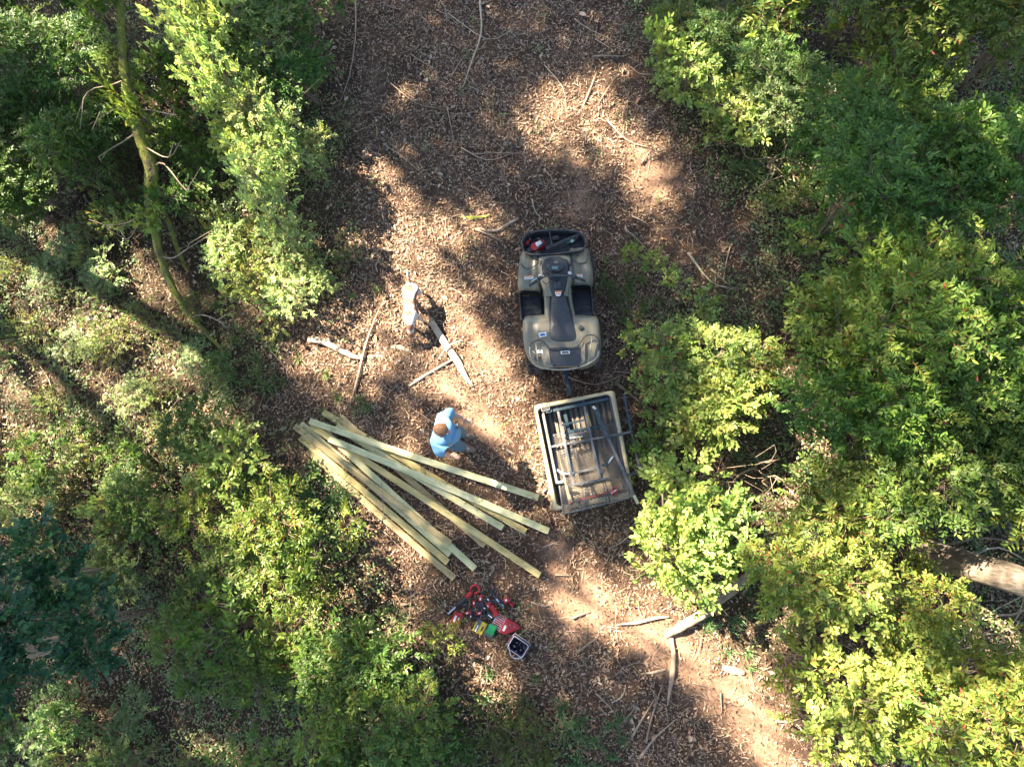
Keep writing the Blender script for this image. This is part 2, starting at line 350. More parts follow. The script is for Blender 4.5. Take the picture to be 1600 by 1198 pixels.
# ================================================================== PLANTS
KINDS = {  # leaf length, width ratio, leaves per sprig, sprig length, colours, petiole colour
 'green':  dict(L=.074, w=.42, n=9, S=.18, cols=[(.078, .145, .030), (.10, .17, .035), (.060, .120, .030), (.14, .19, .04)], stem=(.12, .09, .05)),
 'ash':    dict(L=.084, w=.38, n=11, S=.23, cols=[(.13, .20, .040), (.17, .23, .045), (.10, .17, .040), (.19, .25, .05), (.24, .26, .05)], stem=(.26, .09, .045)),
 'lime':   dict(L=.074, w=.60, n=8, S=.18, cols=[(.17, .26, .060), (.22, .30, .075), (.14, .22, .055), (.27, .32, .085), (.30, .30, .08)], stem=(.16, .12, .06)),
 'pale':   dict(L=.062, w=.46, n=9, S=.16, cols=[(.17, .24, .085), (.21, .27, .10), (.13, .20, .07), (.25, .28, .10)], stem=(.22, .15, .09)),
 'low':    dict(L=.045, w=.50, n=9, S=.14, cols=[(.13, .19, .07), (.16, .21, .08), (.10, .15, .06), (.22, .24, .08), (.20, .15, .06)], stem=(.20, .13, .08)),
 'maple':  dict(L=.105, w=.75, n=11, S=.36, cols=[(.030, .095, .050), (.038, .11, .055), (.025, .08, .040)], stem=(.12, .09, .05)),
}
def tubes_fast(paths, radii, n=4):
    g = Geo()
    for p, r in zip(paths, radii): g.tube(p, r, n, cap=False)
    return g
def make_plant(kind, rad, hgt, dens, seed, lobes=5, flat=.55, low=.25):
    """returns (foliage mesh, stem mesh) of a plant rooted at the origin"""
    K = KINDS[kind]; g = np.random.default_rng(seed)
    nl = lobes; lc = []
    for i in range(nl):
        a = 2*math.pi*(i+g.random()*.8)/nl; q = rad*g.uniform(.25, .68)
        lc.append((q*math.cos(a), q*math.sin(a), hgt*g.uniform(.55, .95), rad*g.uniform(.30, .52)))
    lc.append((0, 0, hgt*g.uniform(.85, 1.0), rad*.45)); lc = np.array(lc)
    ns = int(dens*1.5*math.pi*rad*rad*1.25)
    li = g.integers(0, len(lc), ns); u = unit(g.normal(size=(ns, 3))); u[:, 2] = np.abs(u[:, 2])*.9-.15; u = unit(u)
    rr = lc[li, 3]*g.uniform(.25, 1.15, ns)**.6*np.where(g.random(ns) < .07, 1.35, 1)
    P = lc[li, :3]+u*rr[:, None]*np.array([1, 1, flat]); P[:, 2] = np.maximum(P[:, 2], .05+.1*g.random(ns))
    # straggling outer sprigs
    D = unit(u*np.array([1, 1, .35])+np.array([0, 0, .30])+g.normal(0, .42, (ns, 3)))
    nl_ = K['n']; S = K['S']*g.uniform(.6, 1.25, ns)
    t = np.linspace(.12, 1.0, nl_)[None].repeat(ns, 0); side = np.where(np.arange(nl_) % 2 == 0, 1, -1)[None].repeat(ns, 0)
    t = t+g.normal(0, .02, t.shape)
    upv = unit(np.array([0, 0, 1.0])+g.normal(0, .30, (ns, 3))+u*np.array([.35, .35, 0])); sd = unit(np.cross(upv, D)); un = np.cross(D, sd)
    droop = g.uniform(.1, .5, ns)
    O = P[:, None]+D[:, None]*(t*S[:, None])[..., None]-np.array([0, 0, 1])*(t**2*S[:, None]*droop[:, None]*.5)[..., None]
    tipness = (t > .93)
    ang = g.uniform(.65, 1.15, t.shape)*np.where(tipness, .15, 1)
    LD = D[:, None]*np.cos(ang)[..., None]+sd[:, None]*(np.sin(ang)*side)[..., None]+g.normal(0, .27, (ns, nl_, 3))
    LN = unit(un[:, None]*1.0+g.normal(0, .42, (ns, nl_, 3)))
    LL = K['L']*g.uniform(.65, 1.2, t.shape)*(1-.25*np.abs(t-.55)*1.4); LW = LL*K['w']*g.uniform(.85, 1.15, t.shape)
    V, T, I = leaves(O.reshape(-1, 3), unit(LD.reshape(-1, 3)), LN.reshape(-1, 3), LL.ravel(), LW.ravel(), fold=1.0, curl=g.uniform(0, .35, LL.size))
    cs = np.array(K['cols']); sc = cs[g.integers(0, len(cs), ns)]
    C = (sc[:, None]*.55+cs[g.integers(0, len(cs), (ns, nl_))]*.45)*g.uniform(.75, 1.3, (ns, nl_, 1))
    if kind == 'ash':
        red = g.random((ns, nl_)) < .005; C[red] = np.array([.30, .07, .04])
    C = np.repeat(C.reshape(-1, 3), 7, 0)
    # sprig rachis as a thin strip
    A = P; B = P+D*S[:, None]*.98-np.array([0, 0, 1])*(S*droop*.5)[:, None]; wv = sd*.0035*(1.3 if kind == 'ash' else 1)
    SV = np.stack([A-wv, A+wv, B+wv*.5, B-wv*.5], 1).reshape(-1, 3)+np.array([0, 0, .004]); SI = (np.array([0, 1, 2, 3])[None]+4*np.arange(ns)[:, None]).ravel()
    V2, T2, I2, C2 = join([(V, T, I, C), (SV, np.full(ns, 4), SI, np.tile(np.array(K['stem']), (len(SV), 1)))])
    fol = np_mesh('foliage', V2, T2, I2, M['leaf'], C2)
    gg = Geo()
    for i in range(len(lc)):
        c = lc[i, :3]; b0 = np.array([g.normal(0, .03), g.normal(0, .03), -.03]); mid = c*np.array([.35, .35, .55])+g.normal(0, .05*rad, 3)
        pth = smooth_path([b0, mid, c], 3); gg.tube(pth, list(np.linspace(.014*(.5+rad), .006, len(pth))), 5, cap=False)
        own = np.where(li == i)[0][:14]
        for k in own[:: 2]:
            gg.tube([c*.75+mid*.25, (c+P[k])*.5+g.normal(0, .02, 3), P[k]], [.006, .005, .003], 3, cap=False)
    return fol, gg.mesh('stem', M['stem'])
# kind, radius, height, sprigs per m2
SPECS = [('green', .85, 2.1, 95), ('green', .7, 1.6, 95), ('green', 1.0, 2.6, 90), ('ash', .8, 1.9, 62), ('ash', .6, 1.2, 60), ('ash', .95, 2.4, 60), ('lime', .75, 1.5, 88), ('lime', .55, 1.0, 85),
         ('lime', .9, 1.9, 90), ('pale', .7, 1.5, 110), ('pale', .5, .9, 105), ('low', .55, .35, 75), ('low', .7, .5, 60), ('low', .4, .25, 70), ('maple', 1.0, 3.6, 52), ('green', .35, .5, 60), ('lime', .3, .45, 60), ('ash', .35, .6, 42)]
PROTO = {}
for q, (kd, rd, hg, dn) in enumerate(SPECS):
    PROTO.setdefault(kd, []).append((rd, hg, [make_plant(kd, rd, hg, dn, 100+q*7+v, flat=.5 if kd != 'low' else .3) for v in range(2)]))
VEG = []
CLEAR = np.array([(545, -80), (980, -80), (1000, 90), (1060, 180), (1110, 230), (1180, 290), (1230, 400), (1200, 465), (1085, 465), (1060, 430), (975, 400), (965, 560), (995, 600), (1012, 690), (985, 730), (1000, 790), (975, 850), (965, 900),
                  (1060, 935), (1120, 925), (1165, 980), (1225, 1080), (1250, 1300), (980, 1300), (880, 1130), (740, 1070), (700, 1000), (680, 960), (600, 960), (570, 840), (520, 800), (490, 760), (455, 690), (400, 640), (390, 560), (520, 470), (530, 380), (500, 330), (530, 200)], float)
CLEAR2 = np.array([(1445, 845), (1700, 860), (1700, 1000), (1500, 960), (1450, 900)], float)
def fits(x, y, rad, h):
    q = [photo_pos(x+rad*.95*math.cos(a), y+rad*.95*math.sin(a), h*.75) for a in [i*math.pi/6 for i in range(12)]]; q = np.array(q)
    return inpoly(q[:, 0], q[:, 1], CLEAR).sum() <= 1 and inpoly(q[:, 0], q[:, 1], CLEAR2).sum() <= 3
def plant(kind, x, y, rad, hgt=None, tint=(1, 1, 1), rz=None, name='shrub', tilt=(0, 0)):
    ps = PROTO[kind]; p = min(ps, key=lambda q: abs(q[0]-rad)); fol, st = p[2][random.randrange(2)]
    s = rad/p[0]; sz = (hgt/p[1]) if hgt else s
    r = empty(name, (x, y, gz(x, y)), random.uniform(0, 6.28) if rz is None else rz); r.scale = (s, s, sz)
    r.rotation_euler[0], r.rotation_euler[1] = tilt
    f = link_mesh('foliage', fol, r); f.color = (*tint, 1); link_mesh('stem', st, r)
    VEG.append((r, kind, rad, hgt or p[1]*s)); return r
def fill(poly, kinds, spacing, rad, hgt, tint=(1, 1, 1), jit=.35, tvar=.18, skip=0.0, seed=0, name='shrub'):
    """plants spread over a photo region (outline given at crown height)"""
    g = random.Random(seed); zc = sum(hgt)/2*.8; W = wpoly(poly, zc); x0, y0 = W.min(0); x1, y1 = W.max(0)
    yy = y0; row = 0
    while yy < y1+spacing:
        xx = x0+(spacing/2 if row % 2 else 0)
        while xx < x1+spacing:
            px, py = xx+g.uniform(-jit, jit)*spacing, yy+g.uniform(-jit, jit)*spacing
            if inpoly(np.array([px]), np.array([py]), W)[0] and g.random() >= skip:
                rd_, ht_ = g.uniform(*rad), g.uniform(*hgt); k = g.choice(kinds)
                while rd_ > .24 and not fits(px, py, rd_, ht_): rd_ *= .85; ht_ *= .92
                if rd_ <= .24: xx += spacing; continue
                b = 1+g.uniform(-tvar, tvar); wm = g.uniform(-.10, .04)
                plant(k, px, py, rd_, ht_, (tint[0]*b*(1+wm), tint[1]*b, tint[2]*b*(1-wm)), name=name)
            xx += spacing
        yy += spacing*.87; row += 1
random.seed(21)
fill([(1300, 170), (1610, 120), (1640, 560), (1610, 700), (1400, 700), (1300, 720), (1215, 640), (1240, 520), (1300, 430), (1270, 300)], ['green', 'green', 'green', 'ash'], .98, (.7, 1.0), (1.7, 2.6), (1.0, 1.08, .85), seed=1)
fill([(235, 60), (300, 80), (330, 260), (350, 350), (280, 340), (255, 200)], ['green', 'low', 'lime'], .5, (.3, .45), (.4, .9), (.8, .9, .8), seed=60)  # tint lowered for foliage lying in shade
fill([(100, 180), (200, 190), (215, 340), (100, 350)], ['green', 'low'], .55, (.3, .5), (.4, .8), (.85, .95, .85), seed=61, skip=.15)  # shade put into the leaf tint here too
fill([(1400, 600), (1640, 580), (1640, 820), (1490, 810), (1390, 730)], ['ash', 'green', 'green'], .85, (.6, .85), (1.6, 2.3), (1.05, 1.0, .9), seed=50)
fill([(1260, 380), (1330, 400), (1340, 640), (1260, 640)], ['green', 'ash', 'lime'], .7, (.4, .6), (.8, 1.4), (1.0, 1.0, .9), seed=51)
fill([(1010, -60), (1330, -60), (1300, 100), (1250, 260), (1180, 230), (1080, 170), (1010, 70)], ['ash', 'pale', 'lime', 'green'], .78, (.45, .7), (.6, 1.3), (.95, .95, .9), seed=2, skip=.05)
fill([(1340, -60), (1660, -60), (1660, 90), (1500, 60), (1440, 140), (1340, 150)], ['ash', 'lime', 'green'], .9, (.6, .95), (1.5, 2.5), (1, 1, .9), seed=3)
fill([(1080, 490), (1190, 490), (1250, 560), (1260, 650), (1180, 700), (1090, 690), (1050, 600)], ['lime', 'lime', 'ash'], .68, (.5, .75), (1.0, 1.6), (1.0, .97, .9), seed=4)
fill([(1010, 820), (1070, 760), (1170, 800), (1190, 870), (1110, 900), (1030, 890)], ['lime'], .62, (.5, .7), (1.2, 1.9), (1.15, 1.15, 1.1), seed=5)
fill([(1190, 850), (1420, 880), (1450, 960), (1330, 1000), (1260, 950)], ['ash', 'ash', 'lime'], .80, (.55, .8), (1.4, 2.0), (1.05, 1.0, .9), seed=6)
fill([(1260, 1040), (1480, 1060), (1480, 1240), (1290, 1240)], ['ash', 'lime', 'ash'], .78, (.6, .85), (1.4, 2.1), (1.15, 1.1, 1.0), seed=7)
fill([(1540, 1020), (1660, 1010), (1660, 1260), (1500, 1260)], ['ash'], .85, (.6, .9), (1.8, 2.6), (1.1, 1.0, .9), seed=8)
fill([(1250, 710), (1420, 730), (1460, 820), (1330, 840), (1230, 800)], ['ash', 'green', 'lime'], .82, (.55, .85), (1.3, 2.0), (.95, .95, .9), seed=9)
fill([(1500, 720), (1660, 660), (1660, 790), (1520, 800)], ['ash', 'green'], .9, (.6, .9), (1.8, 2.6), seed=10)
fill([(1140, 930), (1240, 960), (1300, 1020), (1230, 1040)], ['low', 'lime'], .6, (.35, .5), (.3, .7), (.9, .9, .8), seed=11)
# upper left
fill([(300, -50), (540, -50), (520, 120), (470, 140), (340, 130)], ['green', 'green', 'pale'], .85, (.6, .9), (1.2, 1.9), (.85, .95, .9), seed=12)
fill([(-60, -60), (160, -60), (150, 60), (60, 150), (-60, 180)], ['green', 'pale', 'green'], .9, (.6, .9), (1.2, 2.0), (.9, .95, .9), seed=13)
fill([(-60, 200), (150, 190), (110, 290), (-60, 330)], ['green'], .85, (.6, .85), (1.1, 1.8), (.85, .9, .8), seed=14)
fill([(350, 190), (470, 180), (510, 260), (480, 330), (380, 330), (330, 270)], ['pale', 'pale', 'lime'], .58, (.45, .65), (1.3, 2.0), (1.6, 1.5, 1.5), seed=15)  # tint raised so these bushes read as sunlit
fill([(320, 340), (500, 340), (510, 430), (420, 500), (340, 440)], ['pale', 'low'], .62, (.4, .6), (.5, 1.0), (1.35, 1.3, 1.2), seed=16)  # leaves tinted brighter for the sun on them
fill([(285, -30), (370, -30), (365, 90), (330, 190), (300, 150)], ['pale'], .6, (.4, .55), (2.0, 2.4), (1.8, 1.7, 1.7), seed=17)  # strongest tint, stands in for full sun on the crown
fill([(1000, 30), (1050, 60), (1110, 150), (1200, 270), (1270, 330), (1300, 440), (1220, 440), (1160, 320), (1060, 190)], ['low', 'ash', 'lime', 'low'], .5, (.25, .42), (.25, .6), (1, 1, .9), seed=40, skip=.2)
fill([(940, 980), (1000, 1100), (900, 1190), (760, 1130), (740, 1090)], ['low'], .6, (.25, .3), (.15, .25), (.7, .8, .7), seed=41, skip=.7)
# left middle: knee-high cover with litter showing through, tinted lighter as if sunlit
fill([(-60, 330), (120, 330), (200, 430), (330, 560), (360, 700), (250, 780), (-60, 900)], ['low', 'low', 'pale', 'low', 'low'], .6, (.25, .5), (.2, .45), (1.15, 1.15, 1.1), seed=18, skip=.3)
fill([(-60, 700), (120, 650), (240, 700), (250, 830), (150, 960), (-60, 900)], ['pale', 'green', 'low'], .7, (.35, .55), (.5, 1.0), (1.05, 1.05, .95), seed=19, skip=.35)
# lower left
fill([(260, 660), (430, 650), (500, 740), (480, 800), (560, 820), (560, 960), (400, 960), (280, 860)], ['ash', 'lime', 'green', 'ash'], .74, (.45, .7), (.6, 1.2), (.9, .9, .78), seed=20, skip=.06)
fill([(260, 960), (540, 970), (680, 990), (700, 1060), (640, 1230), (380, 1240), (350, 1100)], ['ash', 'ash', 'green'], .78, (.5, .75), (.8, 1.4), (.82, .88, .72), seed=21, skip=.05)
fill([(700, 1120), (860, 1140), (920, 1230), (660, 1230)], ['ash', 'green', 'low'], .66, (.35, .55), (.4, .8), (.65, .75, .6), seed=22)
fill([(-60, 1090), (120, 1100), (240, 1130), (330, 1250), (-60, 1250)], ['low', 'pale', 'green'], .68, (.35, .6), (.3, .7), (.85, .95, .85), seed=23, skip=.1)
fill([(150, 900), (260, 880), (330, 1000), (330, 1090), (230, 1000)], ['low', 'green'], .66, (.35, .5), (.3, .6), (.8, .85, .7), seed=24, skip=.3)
for u, v, k, r_, h_, t in [(205, 165, 'ash', .3, 1.5, 1.1), (228, 190, 'lime', .25, 1.3, 1.0), (180, 95, 'pale', .3, 1.6, 1.1), (160, 130, 'pale', .35, 1.3, 1.2), (245, 345, 'lime', .25, .8, 1.1), (275, 215, 'green', .3, .9, 1.0), (200, 345, 'lime', .25, .7, 1.1), (175, 20, 'green', .35, 1.9, 1.0), (300, 480, 'low', .3, .4, 1.0), (345, 570, 'green', .3, .4, 1.0), (1420, 850, 'ash', .3, 1.2, 1.0), (985, 398, 'lime', .18, .4, 1.1), (1018, 412, 'lime', .2, .45, 1.2), (1048, 432, 'lime', .2, .4, 1.2), (992, 530, 'lime', .23, .45, 1.3), (1012, 568, 'lime', .2, .35, 1.1),
                          (1015, 605, 'lime', .25, .4, 1.1), (1010, 690, 'green', .32, .55, 1.3), (1020, 725, 'lime', .32, .6, 1.1), (1050, 650, 'lime', .38, .7, 1.0), (955, 460, 'low', .2, .15, .8), (540, 395, 'low', .3, .25, 1),
                          (480, 440, 'low', .4, .3, 1), (545, 820, 'ash', .3, .5, 1.1), (690, 1000, 'ash', .3, .5, .9), (820, 1120, 'low', .3, .3, .8), (1100, 490, 'lime', .3, .6, 1.1)]:
    x, y = at(u, v, h_*.8); plant(k, x, y, r_, h_, (t, t, t), name='sapling')
# the dark large-leaved tree crown cut by the left edge
x, y = at(18, 1005, 3.0); plant('maple', x, y, .78, 3.4, (1, 1, 1), name='maple_tree')
x, y = at(-50, 920, 3.0); plant('maple', x, y, .8, 3.3, (1, 1, 1), name='maple_tree')
print('plants', len(VEG))
# ------------------------------------------------------------------ grass
def grass_patch(u, v, r_, n, L, g, col=(.10, .17, .045)):
    cx, cy = at(u, v); m_ = max(4, n//22); a = g.uniform(0, 6.28, m_); q = r_*1.3*np.sqrt(g.random(m_)); w_ = g.integers(0, m_, n); x = (cx+q*np.cos(a))[w_]+g.normal(0, .025, n); y = (cy+q*np.sin(a))[w_]+g.normal(0, .025, n)
    n0 = n; z = ground_h(x, y); az = g.uniform(0, 6.28, n); out = g.uniform(.3, 1.1, n); l = L*g.uniform(.5, 1.2, n)
    d = np.stack([np.cos(az), np.sin(az)], 1); pts = []
    for t_, w_ in ((0, .006), (.4, .006), (.75, .0045), (1, .001)):
        h = l*(t_-.45*t_*t_*out); ho = l*out*t_*t_*.9+.1*l*t_
        p = np.stack([x+d[:, 0]*ho, y+d[:, 1]*ho, z+h], 1); s = np.stack([-d[:, 1], d[:, 0], np.zeros(n)], 1)*w_
        pts += [p-s, p+s]
    V = np.stack(pts, 1).reshape(-1, 3); F = np.array([0, 1, 3, 2, 2, 3, 5, 4, 4, 5, 7, 6]); I = (F[None]+8*np.arange(n)[:, None]).ravel()
    c = np.array(col)*g.uniform(.6, 1.4, (n, 1)); return V, np.full(3*n, 4), I, np.repeat(c, 8, 0)
g = np.random.default_rng(5); gp = []
for u, v, r_, n, L in [(955, 440, .28, 220, .2), (985, 470, .3, 260, .2), (1150, 160, .4, 500, .4), (1190, 215, .35, 400, .4), (1180, 250, .4, 500, .35), (500, 780, .45, 600, .4), (470, 800, .4, 400, .4), (540, 600, .5, 300, .2),
                       (380, 590, .4, 500, .35), (360, 450, .3, 400, .3), (470, 420, .4, 300, .2), (870, 1170, .5, 600, .3), (930, 1185, .5, 500, .25), (440, 560, .5, 300, .2), (1250, 330, .4, 300, .3), (800, 1100, .5, 200, .2),
                       (350, 540, .4, 300, .3), (60, 1120, .6, 300, .25), (150, 1080, .5, 250, .25), (560, 420, .4, 200, .15), (1170, 1010, .5, 300, .2), (1130, 950, .4, 300, .2), (1010, 480, .4, 300, .25), (1210, 700, .5, 200, .3)]:
    gp.append(grass_patch(u, v, r_, int(n*.6), L*.8, g, (.13, .17, .05) if v < 700 else (.07, .14, .04)))
V, T, I, C = join(gp)
tag(link_mesh('grass', np_mesh('grass', V, T, I, M['grass'], C)), kind='stuff', label='tufts of thin green grass growing along the edges of the track', cat='grass')
# ================================================================== UNSEEN TALL TREES (crowns above the camera, shaped for the wanted shade pattern)
# wanted share of sunlight that the crowns are thinned to let through, outlined in the photo at the height z of what is lit
LIT = [ (1.0, 0, [(930, 90), (965, 85), (985, 180), (1040, 250), (1090, 320), (1085, 380), (1045, 380), (1000, 330), (950, 270), (905, 215), (890, 170)]),
 (1.0, 0, [(815, 180), (860, 170), (885, 220), (875, 255), (825, 250)]),
 (.9, 0, [(595, 290), (625, 290), (720, 370), (790, 440), (770, 460), (680, 390)]),
 (.8, 0, [(700, 345), (800, 320), (820, 350), (740, 375)]),
 (.8, 0, [(540, 380), (620, 360), (660, 430), (640, 530), (560, 520), (520, 450)]),
 (1.01, 0, [(655, 430), (700, 440), (790, 560), (820, 640), (770, 640), (740, 590), (700, 500)]),
 (.95, 0, [(600, 590), (700, 560), (830, 610), (845, 690), (840, 740), (780, 690), (700, 640), (600, 620)]),
 (.95, 1.2, [(640, 600), (760, 600), (800, 720), (720, 740), (650, 700)]),
 (.85, 0, [(440, 520), (540, 520), (620, 570), (560, 620), (460, 600)]),
 (1.0, .1, [(590, 670), (660, 690), (700, 740), (600, 700)]), (1.0, .1, [(650, 780), (690, 790), (720, 840), (680, 820)]), (.9, .1, [(740, 750), (790, 750), (800, 790), (750, 790)]),
 (.8, .6, [(840, 625), (870, 625), (880, 790), (866, 790)]), (1.0, .3, [(860, 740), (975, 735), (985, 800), (880, 810)]), (.7, .3, [(850, 680), (910, 680), (920, 740), (860, 740)]),
 (.45, .9, [(815, 560), (935, 560), (935, 520), (820, 520)]), (.15, .9, [(815, 400), (830, 400), (830, 450), (815, 450)]),
 (1.0, 1.6, [(960, 800), (1060, 730), (1200, 770), (1210, 880), (1120, 930), (1010, 910), (960, 870)]),
 (.75, 1.4, [(1050, 470), (1190, 470), (1260, 560), (1240, 700), (1150, 720), (1060, 690), (1040, 590)]),
 (.9, .5, [(595, 420), (680, 420), (690, 530), (600, 540)]), (1.01, 0, [(850, 900), (930, 880), (955, 930), (950, 1000), (890, 1010), (850, 960)]),
 (1.01, 0, [(950, 920), (1060, 900), (1160, 960), (1210, 1060), (1290, 1200), (1330, 1300), (1200, 1300), (1160, 1200), (1090, 1100), (1010, 1030), (960, 980)]),
 (1.0, 1.9, [(1220, 1000), (1380, 1000), (1500, 1060), (1460, 1300), (1250, 1300), (1210, 1100)]),
 (.9, 2.2, [(1510, 970), (1680, 970), (1680, 1300), (1500, 1200)]),
 (.75, 1.9, [(1200, 830), (1440, 850), (1450, 980), (1300, 1000), (1200, 930)]),
 (.5, 1.9, [(1250, 700), (1460, 740), (1430, 850), (1240, 830)]),
 (1.0, 2.3, [(260, -60), (400, -60), (385, 80), (350, 190), (280, 200), (255, 60)]),
 (.8, 1.3, [(30, 0), (150, 20), (200, 130), (100, 150), (40, 90)]),
 (1.0, 1.6, [(330, 160), (450, 150), (500, 230), (490, 330), (380, 340), (320, 270)]), (.7, .7, [(300, 330), (480, 340), (540, 400), (520, 480), (380, 500), (310, 420)]),
 (.85, .4, [(-60, 380), (130, 370), (240, 430), (280, 560), (330, 640), (240, 760), (120, 800), (-60, 900)]), (.7, .5, [(-60, 330), (150, 300), (240, 400), (100, 420), (-60, 420)]),
 (.72, .9, [(280, 680), (440, 680), (560, 820), (560, 960), (420, 1000), (300, 880)]), (.62, 1.0, [(430, 950), (700, 980), (690, 1100), (520, 1140), (430, 1050)]),
 (.55, .5, [(0, 1080), (300, 1130), (300, 1230), (0, 1230)]), (.4, .5, [(90, 780), (260, 800), (250, 900), (120, 900)]),
 (.9, 2.6, [(1400, -40), (1520, -40), (1500, 80), (1400, 100)]), (.5, 1.0, [(1060, -20), (1270, 0), (1270, 250), (1180, 240), (1050, 130)]), (.5, 2.2, [(1480, 130), (1640, 100), (1640, 300), (1500, 280)]),
 (.48, 2.2, [(1300, 350), (1640, 350), (1640, 780), (1400, 760), (1300, 600)]), (.6, 2.4, [(1540, 760), (1640, 740), (1640, 830), (1560, 820)]),
 (.7, 0, [(1120, 150), (1160, 200), (1240, 270), (1200, 290), (1140, 230)]), (.7, 0, [(1060, 400), (1180, 430), (1200, 480), (1080, 460)]),
 (.9, 1.0, [(200, 165), (250, 180), (265, 280), (215, 270)]), (1.01, 1.6, [(1470, 830), (1640, 850), (1640, 950), (1470, 920)]),
]
lx = np.arange(-15, 11, .1); ly = np.arange(-8, 13, .1); LX, LY = np.meshgrid(lx, ly)
LM = np.clip((vnoise(LX, LY, .5, 20)-.84)*4, 0, .7)
for val, z, poly in LIT:
    wp = wpoly(poly, z)-SD[:2]/SD[2]*z; k = inpoly(LX, LY, wp); nz = vnoise(LX, LY, .42, 21); n2_ = vnoise(.8*LX+.6*LY, .22*(.6*LX-.8*LY), .36, 33)
    vv = val*np.clip((n2_-.30)*6, .06, 1) if .93 < val <= 1 else val if val > 1 else np.clip(val+(nz-.5)*1.8*(1 if val < .8 else .5), 0, 1); LM = np.where(k, np.maximum(LM, vv), LM)
fr = (LX > -13.5) & (LX < 8.5) & (LY > -6) & (LY < 11)
LM = np.where(fr, LM, np.where(vnoise(LX, LY, 1.2, 30) > .6, .9, .05))
for _ in range(1):
    for ax in (0, 1): LM = np.maximum(LM, np.maximum(np.roll(LM, 1, ax), np.roll(LM, -1, ax)))
g = np.random.default_rng(77); sp = .36; cl = []
for layer in range(2):
    x, y = np.meshgrid(np.arange(-14.5, 10.5, sp), np.arange(-7.5, 12.5, sp)); x = x.ravel()+g.uniform(-.2, .2, x.size); y = y.ravel()+g.uniform(-.2, .2, y.size)
    lm = LM[np.clip(((y+8)/.1).astype(int), 0, LM.shape[0]-1), np.clip(((x+15)/.1).astype(int), 0, LM.shape[1]-1)]
    # thin the canopy near the edges of lit gaps as well as inside them
    k = g.random(x.size) > lm; x, y = x[k], y[k]
    h = 13.0+2.8*vnoise(x, y, 3, 40+layer)+g.uniform(0, 1.2, x.size)
    cl.append(np.stack([x, y, np.zeros(x.size)], 1)+SD[None]*(h/SD[2])[:, None])
cl = np.concatenate(cl)
TREES = [(-13.6, 13.6), (-11.0, 11.8), (-2.6, 12.4), (-18.5, 9.6), (-15.2, 3.0), (-19.5, 14.5), (-14.2, 7.5), (-21.5, 5.0), (-5.2, 15.5)]
TP = np.array(TREES); own = np.argmin(((cl[:, None, :2]-TP[None])**2).sum(2), 1)
TNAMES = ['topmost at the far left', 'beyond the top edge left of the track', 'beyond the top edge above the track', 'far outside the upper left edge', 'outside the left edge of the clearing', 'farthest to the upper left', 'just outside the upper left edge', 'far out to the left', 'well beyond the top edge']
def canopy_crown(pts, seed, nleaf=30, R_=.30, col=(.07, .13, .04)):
    g = np.random.default_rng(seed); k = len(pts)
    o = pts[:, None]+g.normal(0, R_*.62, (k, nleaf, 3))*np.array([1, 1, .8]); d = unit(g.normal(size=(k, nleaf, 3))*np.array([1, 1, .5]))
    n = unit(g.normal(size=(k, nleaf, 3))*.6+np.array([-.25, .2, .9])); s = np.cross(n, d)
    L = g.uniform(.15, .24, (k, nleaf, 1)); P4 = [o, o+d*L*.5+s*L*.32, o+d*L, o+d*L*.5-s*L*.32]
    V = np.stack(P4, 2).reshape(-1, 3); m_ = k*nleaf; I = np.arange(m_*4); c = np.array(col)*g.uniform(.6, 1.5, (m_, 1))
    return np_mesh('crown', V, np.full(m_, 4), I, M['canopy'], np.repeat(c, 4, 0))
for q, (tx, ty) in enumerate(TREES):
    pts = cl[own == q]
    if not len(pts): continue
    root = empty('unseen_shade_tree', (tx, ty, gz(tx, ty)), 0, 'unseen tall tree with shade-shaped crown standing '+TNAMES[q], 'tree', 'unseen tall trees shading the clearing'); off = np.array([tx, ty, gz(tx, ty)]); lp = pts-off
    f = link_mesh('crown', canopy_crown(lp, q), root)
    g2 = np.random.default_rng(q); top = np.array([g2.normal(0, .5), g2.normal(0, .5), 13.5])
    tr_ = smooth_path([(0, 0, -.2), (g2.normal(0, .15), g2.normal(0, .15), 4), (top[0]*.6, top[1]*.6, 9), top], 5); tg = Geo(); tg.tube(tr_, list(np.linspace(.27, .12, len(tr_))), 12)
    tg.build('trunk', M['trunk'], root, smooth=True)
    cells = {}
    for p in lp: cells.setdefault((int(p[0]//1.7), int(p[1]//1.7)), []).append(p)
    for key, ps in cells.items():
        if len(ps) < 6: continue
        e = np.mean(ps, 0); hz = np.hypot(e[0], e[1]); b0 = np.array(tr_[min(len(tr_)-1, 10+int(g2.integers(0, 5)))]); 
        pth = smooth_path([b0, b0*.45+e*.55+np.array([0, 0, .3])+g2.normal(0, .2, 3)*[1, 1, .3], e], 4); lg = Geo(); lg.tube(pth, list(np.linspace(.035+.003*hz, .015, len(pth))), 6)
        for p in ps[:6]: lg.tube([e, (e+p)/2+g2.normal(0, .08, 3), p], [.012, .009, .005], 4, cap=False)
        lg.build('limb', M['trunk'], root, smooth=True)
